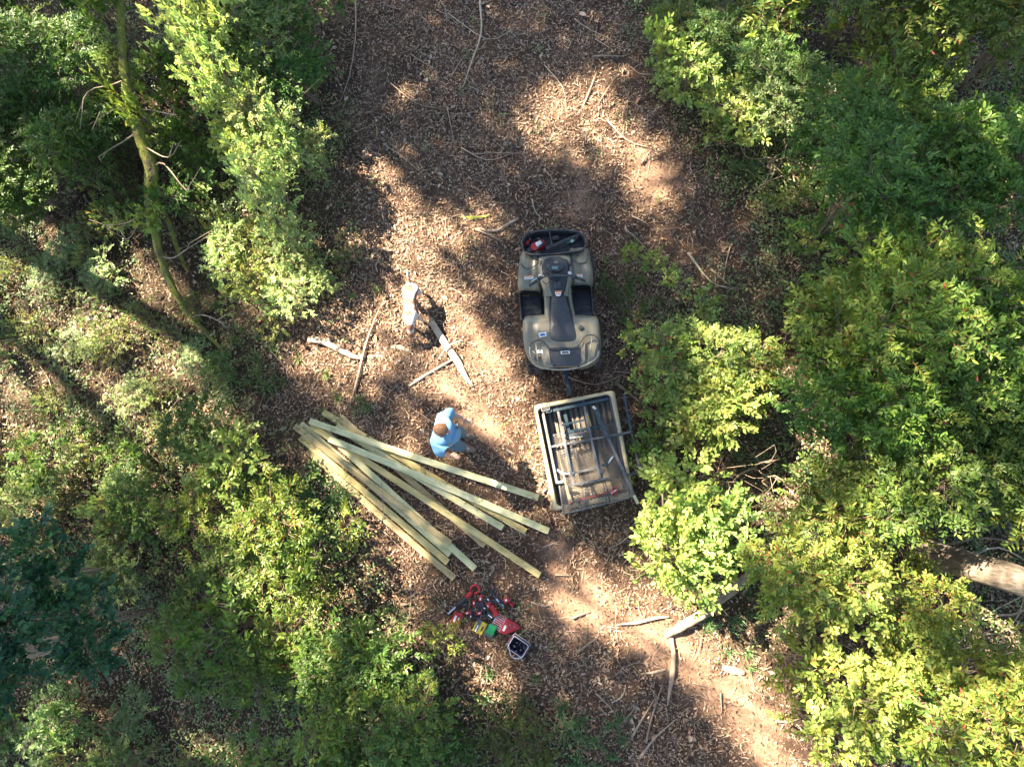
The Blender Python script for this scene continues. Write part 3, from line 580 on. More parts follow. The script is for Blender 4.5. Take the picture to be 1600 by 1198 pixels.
# ================================================================== TRUNKS, LOGS, STICKS
def mossy(name):
    m, nt, b = newmat(name); f = noise(nt, 7, 6, .7); f2 = noise(nt, 30, 5, .7)
    c1 = ramp(nt, f2, [(.3, (.07, .05, .035)), (.7, (.16, .12, .08))]); c2 = ramp(nt, f2, [(.3, (.09, .11, .018)), (.7, (.28, .28, .045))])
    k = ramp(nt, f, [(.36, (0, 0, 0)), (.52, (1, 1, 1))]); mx = nt.nodes.new('ShaderNodeMix'); mx.data_type = 'RGBA'
    nt.links.new(k, mx.inputs[0]); nt.links.new(c1, mx.inputs[6]); nt.links.new(c2, mx.inputs[7]); nt.links.new(mx.outputs[2], b.inputs['Base Color']); b.inputs['Roughness'].default_value = .95
    bump(nt, f2, b, .9, .03); return m
M['moss'] = mossy('mossy_bark')
def rough_tube(pts, r, n=12, seed=0, amt=.12, sub=4, flat=1.0):
    """a trunk or log with an uneven surface"""
    P = smooth_path(pts, sub); R_ = np.interp(np.linspace(0, 1, len(P)), np.linspace(0, 1, len(r)), r); g = Geo(); g.tube(P, list(R_), n, flat=flat)
    q = np.random.default_rng(seed)
    ph = q.random(n); vs = np.array(g.v)
    for i, p in enumerate(P):
        for j in range(n):
            k = i*n+j; f = 1+amt*(math.sin(j*2.1+ph[0]*6+i*.35)*.5+q.normal(0, .45)); vs[k] = p+(vs[k]-p)*f
    g.v = [tuple(v) for v in vs]; return g
def wood(name, pts, r, mat, label, cat, z=None, group=None, seed=0, amt=.15, flat=1.0, n=10, sub=4):
    """log or stick along photo positions (u, v[, height])"""
    W_ = []
    for p in pts:
        h = p[2] if len(p) > 2 else (z if z is not None else r[0]*.6); x, y = at(p[0], p[1], h); W_.append((x, y, gz(x, y)+h))
    o0 = np.array(W_[0]); g = rough_tube([np.array(q)-o0 for q in W_], r, n, seed, amt, sub, flat); o = g.build(name, mat, None, smooth=True)
    o.location = o0; tag(o, label, cat, group); return o
def c5(x, y): return (460+x/4.706, 420+y/4.706)
def c8(x, y): return (820+x/3.169, 820+y/3.169)
def c4(x, y): return (530+x/2.963, y/2.963)
M['log'] = simple('weathered_log', (.29, .21, .14), .85, var=.4, scale=14, bmp=.6, dirt=(.13, .09, .06), dirt_amt=.4)
# the mossy fallen trunk in the upper left
mt = empty('fallen_trunk', (0, 0, 0), 0, 'long mossy fallen trunk with a fork, between the bushes in the upper left', 'fallen trunk')
path = [(186, -40, 1.7), (190, 58, 1.5), (196, 125, 1.35), (211, 182, 1.2), (220, 219, 1.05), (236, 263, .9), (235, 304, .75), (236, 335, .65), (244, 372, .55), (252, 405, .45), (267, 444, .35), (290, 484, .25), (320, 518, .15), (350, 550, .06)]
P3 = [(*at(u, v, h), h) for u, v, h in path]; g = rough_tube(P3, [.048, .055, .065, .075, .088, .105, .095, .072, .065, .06, .055, .048, .04, .02], 14, 3, .30, 6); o = g.build('trunk', M['moss'], mt, smooth=True)
P3 = [(*at(u, v, h), h) for u, v, h in [(236, 290, .78), (248, 320, .66), (264, 348, .45), (276, 385, .3), (290, 420, .15)]]; rough_tube(P3, [.07, .055, .045, .035, .025], 10, 4, .28).build('fork', M['moss'], mt, smooth=True)
random.seed(4)
for (u, v, h), (du, dv) in [((210, 180, 1.2), (-60, 20)), ((196, 125, 1.3), (-70, 50)), ((222, 225, 1.0), (50, 10)), ((236, 262, .9), (60, 30)), ((238, 330, .7), (-60, 30)), ((225, 200, 1.1), (-80, 60)), ((250, 400, .45), (70, -20)), ((300, 495, .25), (70, 10)), ((216, 190, 1.1), (60, -30)), ((243, 370, .55), (-60, -20))]:
    p = [(*at(u, v, h), h)]
    for k in (.35, .7, 1): p.append((*at(u+du*k+random.uniform(-15, 15), v+dv*k+random.uniform(-20, 20), h+.25*k), h+.25*k))
    gg = Geo().tube(smooth_path(p, 3), list(np.linspace(.015, .004, 10)), 6); e = np.array(p[2]); q = np.array(p[-1])
    gg.tube([e, (e+q)/2+[random.uniform(-.15, .15), random.uniform(-.15, .15), .1], q+[random.uniform(-.3, .3), random.uniform(-.3, .3), .1]], [.01, .007, .003], 4); gg.build('branch', M['stick'], mt, smooth=True)
# the tree trunks that stand at the right and left edges
def standing(u, v, r, label, mat, name='tree', h=12.6, crown=None, lean=(0, 0)):
    x, y = at(u, v, 0); root = empty(name, (x, y, gz(x, y)), 0, label, 'tree'); P = [(0, 0, -.2), (lean[0]*.15, lean[1]*.15, 1), (lean[0]*.5, lean[1]*.5, 4), (lean[0], lean[1], h)]
    rough_tube(P, [r*1.15, r, r*.9, r*.5], 20, 9, .05, 10).build('trunk', mat, root, smooth=True)
    for k in range(5):
        a = k*1.3; g_ = Geo().tube(smooth_path([(0+lean[0]*.9, lean[1]*.9, h-1.5+k*.2), (lean[0]+.8*math.cos(a), lean[1]+.8*math.sin(a), h), (lean[0]+1.7*math.cos(a), lean[1]+1.7*math.sin(a), h+1.0)], 3), [.08, .07, .06, .05, .04, .03, .02], 6); g_.build('limb', mat, root, smooth=True)
    q = np.random.default_rng(int(abs(u))); n = crown or 60; cr_ = 2.4*(n/60)**.45; pts = q.normal(size=(n, 3)); pts = unit(pts)*q.uniform(.3, 1, (n, 1))*np.array([cr_, cr_, cr_*.5])+np.array([lean[0], lean[1], h+1.6])
    link_mesh('crown', canopy_crown(pts, int(abs(u))), root); return root
m, nt, b = newmat('pale_bark'); f = noise(nt, 26, 6, .7, stretch=(1, 1, .07)); f2 = noise(nt, 3, 4, .6)
col = ramp(nt, f, [(.30, (.07, .05, .035)), (.45, (.20, .155, .115)), (.62, (.34, .28, .22))]); k2 = ramp(nt, f2, [(.3, (.7, .68, .6)), (.7, (1.1, 1.08, 1.05))]); mx = nt.nodes.new('ShaderNodeMix'); mx.data_type = 'RGBA'; mx.blend_type = 'MULTIPLY'; mx.inputs[0].default_value = 1
nt.links.new(col, mx.inputs[6]); nt.links.new(k2, mx.inputs[7]); nt.links.new(mx.outputs[2], b.inputs['Base Color']); b.inputs['Roughness'].default_value = .9; bump(nt, f, b, 1.0, .04); M['pale_bark'] = m
bt = standing(1443, 862, .185, 'thick standing tree with a pale grey trunk at the right edge of the photo', M['pale_bark'], lean=(1.4, -.9))
# bark ridges of the pale trunk: long raised strips
standing(147, 994, .12, 'slim brown tree trunk standing beside the dark large-leaved crown at the left edge', M['bark2'], lean=(-1.0, 0), crown=30)
for k, (px_, py_, lab_) in enumerate([(12.5, 6.5, 'unseen tree added to block sky beyond the right edge beside the dense bushes'), (10.5, -6.5, 'unseen tree added to block sky beyond the lower right corner'), (1.5, -10, 'unseen tree added to block sky below the bottom edge'), (-8.5, -8.5, 'unseen tree added to block sky beyond the lower left corner'), (6.5, 13.5, 'unseen tree added to block sky above the top edge at the right')]):
    u_, v_ = photo_pos(px_, py_, 0); t_ = standing(u_, v_, .2, lab_, M['trunk'], name='unseen_shade_tree', crown=420, h=12.8); t_['group'] = 'unseen tall trees shading the clearing'  # unseen trees added to block sky light and deepen the shade
# logs and split wood
wood('log', [(*c5(105, 520), .06), (*c5(190, 530), .07), (*c5(265, 560), .06), (*c5(360, 610), .05), (*c5(440, 645), .04), (*c5(505, 660), .03)], [.05, .055, .05, .045, .035, .015], M['bare'], 'curved branch with bare pale wood, left of the split plank, below the dog', 'branch', seed=1)
wood('split_wood', [(*c5(1005, 385), .05), (*c5(1105, 545), .06), (*c5(1190, 670), .05), (*c5(1250, 780), .05), (*c5(1315, 865), .03)], [.05, .058, .06, .045, .012], M['bare'], 'long pale splintered slab of wood lying below and right of the dog', 'split wood', seed=2, flat=.35)
wood('stick', [c5(435, 905), c5(465, 780), c5(520, 560), c5(590, 370), c5(632, 280)], [.02, .02, .017, .013, .006], M['stick'], 'long straight brown stick crossing the curved pale branch', 'stick', z=.06, seed=3)
wood('stick', [c5(840, 862), c5(950, 790), c5(1090, 710), c5(1190, 650)], [.022, .024, .02, .015], M['bare'], 'pale stick lying to the left of the splintered slab, above the man', 'stick', z=.03, seed=4)
wood('stick', [c5(530, 650), c5(600, 635), c5(660, 640)], [.012, .018, .01], M['bare'], 'short pale splinter at the right tip of the curved branch', 'stick', seed=5)
wood('stick', [c5(1060, 660), c5(1130, 570), c5(1225, 525)], [.01, .014, .012], M['bare'], 'thin pale splinter lying across the splintered slab', 'stick', z=.11, seed=6)
wood('bark_chunk', [c5(705, 570), c5(770, 575), c5(855, 605)], [.025, .045, .02], M['bare'], 'stubby piece of pale wood just below the dog', 'wood chunk', seed=7, flat=.5)
wood('log', [(*c8(700, 548), .05), (*c8(760, 512), .09), (*c8(835, 470), .11), (*c8(912, 425), .12)], [.035, .065, .075, .07], M['log'], 'sunlit pale log on the bright strip of ground at lower right', 'log', seed=8)
wood('log', [(*c8(945, 385), .1), (*c8(1000, 340), .12), (*c8(1060, 290), .14), (*c8(1120, 240), .15)], [.07, .075, .07, .065], M['bark2'], 'darker log running under the yellow-green bushes, beyond the sunlit pale log', 'log', seed=9)
wood('root', [(*c8(725, 558), .04), (*c8(737, 650), .05), (*c8(728, 750), .05), (*c8(708, 880), .03)], [.035, .035, .04, .012], M['log'], 'pale root running down from the lower end of the sunlit log', 'root', seed=10, flat=.7)
wood('bark_chunk', [c8(980, 705), c8(1040, 722), c8(1092, 735)], [.04, .06, .03], M['bark2'], 'flat brown bark slab on the sunlit strip right of the root', 'bark', seed=11, flat=.35)
wood('stick', [c8(455, 492), c8(560, 482), c8(640, 462), c8(715, 455)], [.01, .022, .025, .012], M['bare'], 'tapering pale splinter pointing left from the sunlit log', 'stick', z=.04, seed=12)
wood('stick', [c8(575, 735), c8(640, 728), c8(700, 712)], [.01, .018, .012], M['bare'], 'short pale stick touching the root from the left', 'stick', seed=13)
wood('branch', [c4(560, 1003), c4(620, 1010), c4(700, 1000)], [.02, .04, .02], M['moss'], 'short mossy branch stub lying above the front of the quad bike', 'branch', seed=14)
wood('branch', [c4(640, 1060), c4(720, 1070), c4(780, 1040), c4(832, 1010)], [.02, .03, .03, .018], M['stick'], 'dark crooked branch just above the left front wheel', 'branch', seed=15)
STICKS = []
def stick(pts, r, mat='stick', z=.04):
    k = len(STICKS); rs = list(np.linspace(r, r*.35, len(pts))); o = wood('stick', pts, rs, M[mat], None, 'stick', z=z, seed=30+k, n=6, sub=3, group='thin sticks scattered on the forest floor'); STICKS.append((o, pts[len(pts)//2]))
for pts, r in [([c4(650, 0), c4(656, 150), c4(605, 300), c4(572, 405)], .02), ([c4(515, 355), c4(560, 280), c4(605, 225)], .014), ([c4(600, 398), c4(660, 425), c4(735, 468)], .012), ([c4(200, 665), c4(300, 730), c4(390, 810)], .010),
               ([c4(615, 712), c4(750, 708), c4(875, 714)], .012), ([c4(630, 1062), c4(700, 1090), c4(765, 1122)], .016), ([c4(1138, 482), c4(1170, 400), c4(1192, 338)], .018), ([c4(1088, 80), c4(1150, 125), c4(1285, 195)], .014),
               ([c4(1355, 1000), c4(1400, 1020), c4(1445, 1048)], .018), ([c4(1325, 1058), c4(1380, 1105), c4(1435, 1165)], .014), ([c4(330, 250), c4(390, 290), c4(455, 322)], .01), ([c4(1175, 262), c4(1250, 262), c4(1310, 266)], .016),
               ([c4(500, 500), c4(520, 600), c4(540, 700)], .012), ([c4(330, 245), c4(385, 200), c4(410, 160)], .009), ([c4(80, 0), c4(78, 180), c4(50, 350), c4(5, 470)], .014), ([c4(1240, 560), c4(1330, 650), c4(1440, 690)], .015), ([c4(1400, 760), c4(1440, 700)], .02),
               ([c4(1205, 480), c4(1240, 420), c4(1290, 350)], .012), ([(1075, 395), (1110, 440), (1145, 452)], .02), ([(1110, 420), (1150, 455)], .018), ([(1040, 500), (1090, 520), (1130, 515)], .012), ([(545, 640), (560, 580), (575, 520)], .012),
               ([(880, 585), (930, 600), (985, 580)], .016), ([(960, 580), (1010, 585)], .01), ([(965, 600), (1010, 635), (1040, 650), (1070, 665)], .022), ([(600, 830), (640, 870), (660, 900)], .01), ([(585, 690), (610, 700), (600, 800), (615, 830)], .008),
               ([c8(30, 380), c8(100, 400), c8(140, 380)], .012), ([c8(235, 460), c8(320, 425)], .018), ([c8(260, 630), c8(310, 590), c8(355, 560)], .02), ([c8(460, 1000), c8(510, 950), c8(550, 900)], .018), ([c8(570, 1150), c8(650, 1050), c8(750, 960)], .02),
               ([c8(600, 1080), c8(630, 950), c8(690, 760)], .018), ([c8(530, 1050), c8(600, 930), c8(650, 850)], .016), ([c8(500, 700), c8(560, 680), c8(610, 690)], .012), ([c8(970, 830), c8(975, 930)], .014), ([c8(830, 780), c8(900, 800)], .012), ([c8(150, 245), c8(240, 250)], .012),
               ([c8(90, 110), c8(170, 80)], .01), ([c8(430, 880), c8(480, 850), c8(500, 800)], .01), ([c8(350, 830), c8(420, 900), c8(460, 960)], .012), ([c8(700, 900), c8(710, 980)], .010), ([(620, 1000), (640, 960), (642, 900)], .012), ([(600, 905), (625, 940), (650, 985)], .012),
               ([(700, 20), (760, 60), (800, 45)], .01), ([(610, 130), (650, 160), (690, 170)], .009), ([(850, 100), (880, 140), (885, 180)], .009), ([(930, 60), (960, 80)], .012), ([(720, 230), (760, 250), (800, 240)], .009), ([(1230, 200), (1180, 230), (1140, 225), (1100, 230)], .014),
               ([(1150, 1050), (1200, 1090)], .01), ([(470, 470), (500, 500), (520, 540)], .008), ([(400, 520), (450, 580), (480, 620)], .01), ([(120, 660), (160, 690), (200, 700)], .012), ([(150, 640), (215, 650)], .01), ([(1480, 850), (1540, 840), (1600, 850)], .025), ([(1500, 930), (1560, 960), (1610, 950)], .025),
               ([(1520, 1000), (1560, 980), (1605, 1000)], .018), ([(1510, 870), (1560, 855), (1610, 880)], .02), ([(1490, 1010), (1540, 960), (1600, 930)], .02)]:
    stick(pts, r, random.choice(['stick', 'stick', 'bare', 'bark2']))
g = np.random.default_rng(8)
for k in range(70):
    u, v = g.uniform(10, 1590), g.uniform(10, 1188); a = g.uniform(0, 6.28); l = g.uniform(20, 60); b = g.uniform(-8, 8)
    stick([(u, v), (u+math.cos(a)*l*.5-math.sin(a)*b, v+math.sin(a)*l*.5+math.cos(a)*b), (u+math.cos(a)*l, v+math.sin(a)*l)], g.uniform(.006, .013), random.choice(['stick', 'bare', 'bark2']))
# leafless grey branches that stand up among the bushes
BARE = []
for (u, v, h), dirs in [((1225, 250, .3), [(-60, -10), (40, 10), (10, -40), (-30, 30)]), ((1240, 270, .3), [(20, 40), (-50, 30), (50, -10)]), ((430, 110, 1.0), [(30, -30), (-20, 40), (50, 20)]), ((395, 140, .8), [(-40, 40), (30, 50), (20, 10)]), ((140, 170, .6), [(60, -30), (-40, -40), (-60, 30)]),
                        ((1180, 730, .9), [(-60, 20), (40, 20), (30, -15), (-40, 35)]), ((1560, 990, .5), [(-60, 20), (30, -40), (40, 30), (-30, 50)]), ((1330, 690, .6), [(40, 30), (-40, 40)]), ((440, 1050, .5), [(-50, 30), (50, -40), (-30, -30)]), ((590, 1120, .6), [(-10, -50), (30, 20)]), ((1360, 1030, .9), [(50, -20), (-40, -30)]), ((250, 690, .4), [(40, -50), (-30, 20)])]:
    root = empty('bare_branch', (*at(u, v, 0), 0), 0, None, 'branch'); bx = root.location
    for du, dv in dirs:
        p = [np.array([0, 0, -.02])]
        for k in (.3, .65, 1): hh = .1+h*k; q = at(u+du*1.2*k+random.uniform(-8, 8), v+dv*1.2*k+random.uniform(-8, 8), hh); p.append(np.array([q[0]-bx[0], q[1]-bx[1], hh]))
        gg = Geo(); sp_ = smooth_path(p, 3); gg.tube(sp_, list(np.linspace(.014, .005, len(sp_))), 5, cap=False)
        for k in range(3, len(sp_), 2): e = sp_[k]; gg.tube([e, e+np.array([random.uniform(-.2, .2), random.uniform(-.2, .2), random.uniform(0, .12)]), e+np.array([random.uniform(-.35, .35), random.uniform(-.35, .35), random.uniform(0, .2)])], [.006, .004, .002], 4, cap=False)
        gg.build('twig', M['stick'], root, smooth=True)
    BARE.append((root, (u, v)))
# ------------------------------------------------------------------ the timber
def lumber(name, a, b_, c):
    m, nt, b = newmat(name); f = noise(nt, 3, 6, .7, stretch=(1.0, 14, 14)); f2 = noise(nt, 3.5, 6, .7)
    col = ramp(nt, f, [(.3, a), (.5, b_), (.68, c)]); k = ramp(nt, f2, [(.33, (.50, .46, .38)), (.45, (.88, .88, .80)), (.7, (1.1, 1.04, 1.0))])
    mx = nt.nodes.new('ShaderNodeMix'); mx.data_type = 'RGBA'; mx.blend_type = 'MULTIPLY'; mx.inputs[0].default_value = 1; nt.links.new(col, mx.inputs[6]); nt.links.new(k, mx.inputs[7])
    tc = nt.nodes.new('ShaderNodeTexCoord'); mp = nt.nodes.new('ShaderNodeMapping'); mp.inputs['Scale'].default_value = (1.3, 6, 6); vo = nt.nodes.new('ShaderNodeTexVoronoi'); vo.inputs['Scale'].default_value = 1.6
    oi = nt.nodes.new('ShaderNodeObjectInfo'); mu = nt.nodes.new('ShaderNodeMath'); mu.operation = 'MULTIPLY'; mu.inputs[1].default_value = 37; nt.links.new(oi.outputs['Random'], mu.inputs[0]); cx = nt.nodes.new('ShaderNodeCombineXYZ'); nt.links.new(mu.outputs[0], cx.inputs[0]); nt.links.new(cx.outputs[0], mp.inputs['Location'])
    nt.links.new(tc.outputs['Object'], mp.inputs[0]); nt.links.new(mp.outputs[0], vo.inputs[0]); kn = ramp(nt, vo.outputs['Distance'], [(.05, (.28, .16, .08)), (.085, (1, 1, 1))])
    m3 = nt.nodes.new('ShaderNodeMix'); m3.data_type = 'RGBA'; m3.blend_type = 'MULTIPLY'; m3.inputs[0].default_value = 1; nt.links.new(mx.outputs[2], m3.inputs[6]); nt.links.new(kn, m3.inputs[7])
    nt.links.new(m3.outputs[2], b.inputs['Base Color']); b.inputs['Roughness'].default_value = .75; bump(nt, f, b, .25, .003); return m
M['lum_y'] = lumber('yellow_timber', (.34, .26, .10), (.50, .40, .17), (.60, .50, .25))
M['lum_g'] = lumber('pale_timber', (.42, .41, .21), (.54, .51, .29), (.63, .59, .38))
M['lum_b'] = lumber('weathered_timber', (.27, .20, .10), (.42, .32, .16), (.52, .41, .22))
def c3(x, y): return (440+x/3.636, 600+y/3.636)
ze = .03
BOARDS = [((235, 158), (1388, 838), .02, 'lum_y', 'yellowish board highest in the pile at its left end, mostly under paler boards'),
 ((335, 185), (1155, 915), .02, 'lum_b', 'board lying lowest in the middle, its end peeping out under the long yellow board'),
 ((110, 225), (958, 968), .02, 'lum_g', 'board second from the left at the lower end of the pile, under the browner one'),
 ((150, 378), (983, 1102), .02, 'lum_b', 'outermost board at the lower left side of the pile'),
 ((310, 240), (1258, 815), .06, 'lum_g', 'pale board with its right end just left of the two long white boards'),
 ((185, 212), (1100, 1048), .06, 'lum_g', 'pale steep board crossing under the yellow one and ending nearest the tools'),
 ((105, 302), (945, 1012), .06, 'lum_y', 'yellow board beside the outermost board at lower left'),
 ((165, 235), (1468, 1085), .10, 'lum_y', 'long knotty yellow board reaching farthest to the lower right'),
 ((75, 238), (958, 905), .10, 'lum_b', 'brown-stained board on top at the left side of the pile'),
 ((160, 210), (1460, 645), .14, 'lum_g', 'long pale board on top, nearest the man'),
 ((270, 310), (1518, 835), .18, 'lum_g', 'topmost long whitish board through the middle of the pile')]
for k, (p, q, z, mt_, lab) in enumerate(BOARDS):
    a = at(*c3(*p), z+ze); b = at(*c3(*q), z+ze); L = float(np.linalg.norm(b-a)); ang = math.atan2(b[1]-a[1], b[0]-a[0]); g = Geo(); n = 14; W2, TH = .050, .019; bow = random.uniform(-.02, .02); R_ = []
    for i in range(n+1):
        t = i/n; x = (t-.5)*L; y0 = bow*(1-4*(t-.5)**2); sag = -.012*(1-4*(t-.5)**2)*(z > .05)
        R_.append([(x, y0-W2, sag-TH), (x, y0+W2, sag-TH), (x, y0+W2, sag+TH), (x, y0-W2, sag+TH)])
    g.rows(R_, close=True); nn = len(g.v); g.f += [(3, 2, 1, 0), (nn-4, nn-3, nn-2, nn-1)]
    o = g.build('board', M[mt_], None, bevel=.004); o.location = ((a[0]+b[0])/2, (a[1]+b[1])/2, z+ze); o.rotation_euler = (0, random.uniform(-.002, .002), ang); tag(o, lab, 'board', 'long timber boards piled on the ground')
wood('vine', [(*c3(570, 545), .16), (*c3(575, 640), .17), (*c3(578, 720), .14), (*c3(592, 770), .1)], [.006, .007, .006, .004], M['stick'], 'thin dark twig lying across the left boards', 'twig', seed=99, n=5)
# ================================================================== THE QUAD BIKE
M['tan'] = simple('tan_plastic', (.165, .160, .115), .38, var=.10, scale=5, bmp=.05, dirt=(.20, .15, .09), dirt_amt=.50, dscale=6)
M['black'] = simple('black_plastic', (.022, .025, .028), .5, var=.3, scale=30, bmp=.2, dirt=(.10, .08, .06), dirt_amt=.35, dscale=7)
M['vinyl'] = simple('black_vinyl', (.030, .033, .036), .38, var=.2, scale=140, bmp=.25, dirt=(.085, .07, .055), dirt_amt=.40, dscale=4)
M['rubber'] = simple('tyre_rubber', (.022, .021, .020), .85, var=.3, scale=20, bmp=.3, dirt=(.12, .09, .06), dirt_amt=.5, dscale=10)
M['steel'] = simple('dark_steel', (.055, .06, .065), .45, metal=.6, var=.3, scale=20, dirt=(.20, .15, .10), dirt_amt=.4, dscale=9)
M['chrome'] = simple('bright_steel', (.55, .55, .55), .3, metal=.9, var=.15, scale=20)
M['red'] = simple('red_plastic', (.40, .018, .020), .35, var=.15, scale=12, bmp=.05, dirt=(.25, .08, .05), dirt_amt=.25)
M['white'] = simple('white_print', (.72, .70, .66), .5, var=.08, scale=12, bmp=0)
M['orange'] = simple('orange_print', (.70, .22, .05), .5, var=.1, scale=12, bmp=0)
M['blueprint'] = simple('blue_print', (.05, .12, .30), .4, var=.1, scale=12, bmp=0)
M['glass'] = simple('display_glass', (.10, .16, .17), .12, var=.2, scale=8, bmp=0)
QX, QY, QR = -.463, 3.066, math.radians(4.0)
quad = empty('quad_bike', (QX, QY, 0), QR, 'tan and black quad bike with a loaded black front tray, parked on the track', 'quad bike')
def A(cx, cy, z):
    """local place of a point seen on the quad bike"""
    x, y = at(780+cx/4.608, 340+cy/4.608, z); x -= QX; y -= QY; return (x*math.cos(QR)+y*math.sin(QR), -x*math.sin(QR)+y*math.cos(QR), z)
def shell(name, rows, mat, parent, prof, thick=.006, sub=1, skirt=0.0, n=14):
    """rows: (cy, cx_left, cx_right, z); prof(t) 0..1 across gives extra height; edges fold down by skirt"""
    R_ = []
    for cy, xl, xr, z in rows:
        a, b = np.array(A(xl, cy, z)), np.array(A(xr, cy, z)); row = []
        for j in range(n+1):
            t = j/n; p = a*(1-t)+b*t; row.append((p[0], p[1], z+prof(t, cy)))
        if skirt:
            row = [(row[0][0]-.006, row[0][1], row[0][2]-skirt)]+row+[(row[-1][0]+.006, row[-1][1], row[-1][2]-skirt)]
        R_.append(row)
    g = Geo().rows(R_); g.f = [f[::-1] for f in g.f]
    # faces must look up
    o = g.build(name, mat, parent, smooth=True, solid=thick, sub=sub); return o
Rd = lambda t, p=.35: math.sin(math.pi*min(max(t, 0), 1))**p
# wheels
def wheel(x, y, label=None, r=.30, wd=.24):
    g = Geo(); prof = [(-.5, .62), (-.52, .80), (-.46, .93), (-.3, .985), (0, 1), (.3, .985), (.46, .93), (.52, .80), (.5, .62)]; n = 28
    R_ = [[(a*wd, r*q*math.cos(2*math.pi*i/n), r*q*math.sin(2*math.pi*i/n)) for a, q in prof] for i in range(n)]; R_.append(R_[0]); g.rows(R_)
    for i in range(n):
        for sx, off in ((-1, 0), (1, .5)):
            a = 2*math.pi*(i+off)/n; m_ = Matrix.Rotation(a, 4, 'X') @ Matrix.Translation((sx*wd*.25, 0, r*1.0)) @ Matrix.Rotation(sx*.45, 4, 'Z'); g.box((0, 0, 0), (wd*.42, .022, .030), m=m_)
    t = g.build('wheel', M['rubber'], quad, smooth=False); t.location = (x, y, r)
    g = Geo()
    for sx in (-1, 1):
        c = []
        for q, dx in ((.62, .42), (.5, .25), (.2, .30), (.0, .34)): c.append([(sx*wd*dx, r*q*math.cos(2*math.pi*i/16), r*q*math.sin(2*math.pi*i/16)) for i in range(16)])
        g.rows(c, close=True)
    g.tube([(-wd*.3, 0, 0), (wd*.3, 0, 0)], .05, 10); g.build('rim', M['steel'], t, smooth=True)
for sx in (-1, 1):
    wheel(sx*.455, .60); wheel(sx*.455, -.70, r=.31, wd=.27)
# underbody
g = Geo(); g.box((0, 0, .40), (.34, 1.7, .22)); g.box((0, .1, .55), (.30, 1.1, .2)); g.box((0, -.1, .33), (.86, .62, .03)); g.box((0, .62, .45), (.55, .10, .06)); g.box((0, -.70, .42), (.60, .10, .08))
for sx in (-1, 1):
    for yy in (.60, -.70): g.tube([(sx*.1, yy, .42), (sx*.36, yy, .30)], .022, 8); g.tube([(sx*.14, yy-.06, .62), (sx*.32, yy-.03, .32)], .03, 8)
g.build('chassis', M['black'], quad, bevel=.01)
g = Geo(); g.tube([(-.28, .98, .45), (-.22, 1.06, .62), (.22, 1.06, .62), (.28, .98, .45)], .018, 8); g.tube([(-.25, 1.02, .52), (.25, 1.02, .52)], .016, 8); g.box((0, .98, .5), (.26, .12, .16)); g.build('bumper', M['steel'], quad, smooth=False, bevel=.004)
# front fenders and hood
for sx, name in ((-1, 'l'), (1, 'r')):
    if sx < 0: rows = [(236, 172, 300, .80), (270, 150, 300, .82), (320, 138, 300, .835), (380, 128, 300, .84), (440, 128, 302, .835), (490, 132, 300, .815), (520, 140, 298, .77), (536, 150, 285, .70)]
    else: rows = [(225, 500, 640, .80), (260, 500, 650, .82), (320, 500, 664, .835), (380, 505, 674, .84), (430, 515, 678, .835), (465, 525, 676, .81), (483, 530, 668, .77), (497, 535, 655, .70)]
    pf = (lambda t, cy: .075*Rd(t, .45)-.03*math.exp(-((t-.62)/.10)**2)+.015*math.exp(-((t-.25)/.1)**2)) if sx < 0 else (lambda t, cy: .075*Rd(t, .45)-.03*math.exp(-((t-.38)/.10)**2)+.015*math.exp(-((t-.75)/.1)**2))
    shell('front_fender', rows, M['tan'], quad, pf, skirt=.10)
shell('hood', [(262, 285, 520, .88), (280, 280, 525, .91), (320, 275, 525, .935), (380, 275, 528, .95), (430, 285, 530, .95), (470, 300, 520, .93), (520, 318, 505, .90), (575, 330, 500, .86)], M['tan'], quad, lambda t, cy: .04*Rd(t, .5), skirt=.12)
# side panels beside the seat
for a, b in (((-1), 0), (1, 0)):
    rows = [(500, 310, 372, .86), (600, 325, 380, .82), (700, 325, 375, .80), (780, 320, 365, .80)] if a < 0 else [(490, 490, 520, .86), (560, 485, 520, .83), (640, 500, 535, .80), (740, 520, 560, .80)]
    shell('side_panel', rows, M['tan'], quad, lambda t, cy: .03*Rd(t, .6), skirt=.22, n=6)
# dash, pod, tank panel
g = Geo(); poly = [A(x, y, 0)[:2] for x, y in [(330, 300), (375, 282), (430, 282), (480, 300), (500, 340), (492, 400), (470, 425), (350, 425), (318, 400), (310, 345)]]; g.prism(poly[::-1] if False else poly, .955, 1.02, .10)
# shift for height of the dash
dx, dy = np.array(A(400, 350, 1.0)[:2])-np.array(A(400, 350, 0)[:2]); g.v = [(x+dx, y+dy, z) for x, y, z in g.v]
dash = g.build('dashboard', M['black'], quad, bevel=.012, seg=3)
def plate(parent, corners, z, mat, name, th=.004, rise=0):
    g = Geo(); p = [A(x, y, z)[:2] for x, y in corners]
    ar = sum(p[i][0]*p[(i+1) % len(p)][1]-p[(i+1) % len(p)][0]*p[i][1] for i in range(len(p)))
    if ar < 0: p = p[::-1]
    g.prism(p, z, z+th, 0); o = g.build(name, mat, parent, bevel=min(.002, th*.3)); return o
def ellc(cx, cy, rx, ry, n=20): return [(cx+rx*math.cos(6.2832*i/n), cy+ry*math.sin(6.2832*i/n)) for i in range(n)]
pod = plate(quad, ellc(402, 355, 62, 40), 1.02, M['steel'], 'instrument_pod', .035); plate(pod, ellc(402, 358, 42, 24), 1.056, M['black'], 'bezel', .006); plate(pod, [(378, 350), (426, 350), (424, 372), (380, 372)], 1.063, M['glass'], 'display', .003); plate(pod, ellc(408, 322, 16, 9), 1.05, M['tan'], 'key_cover', .01)
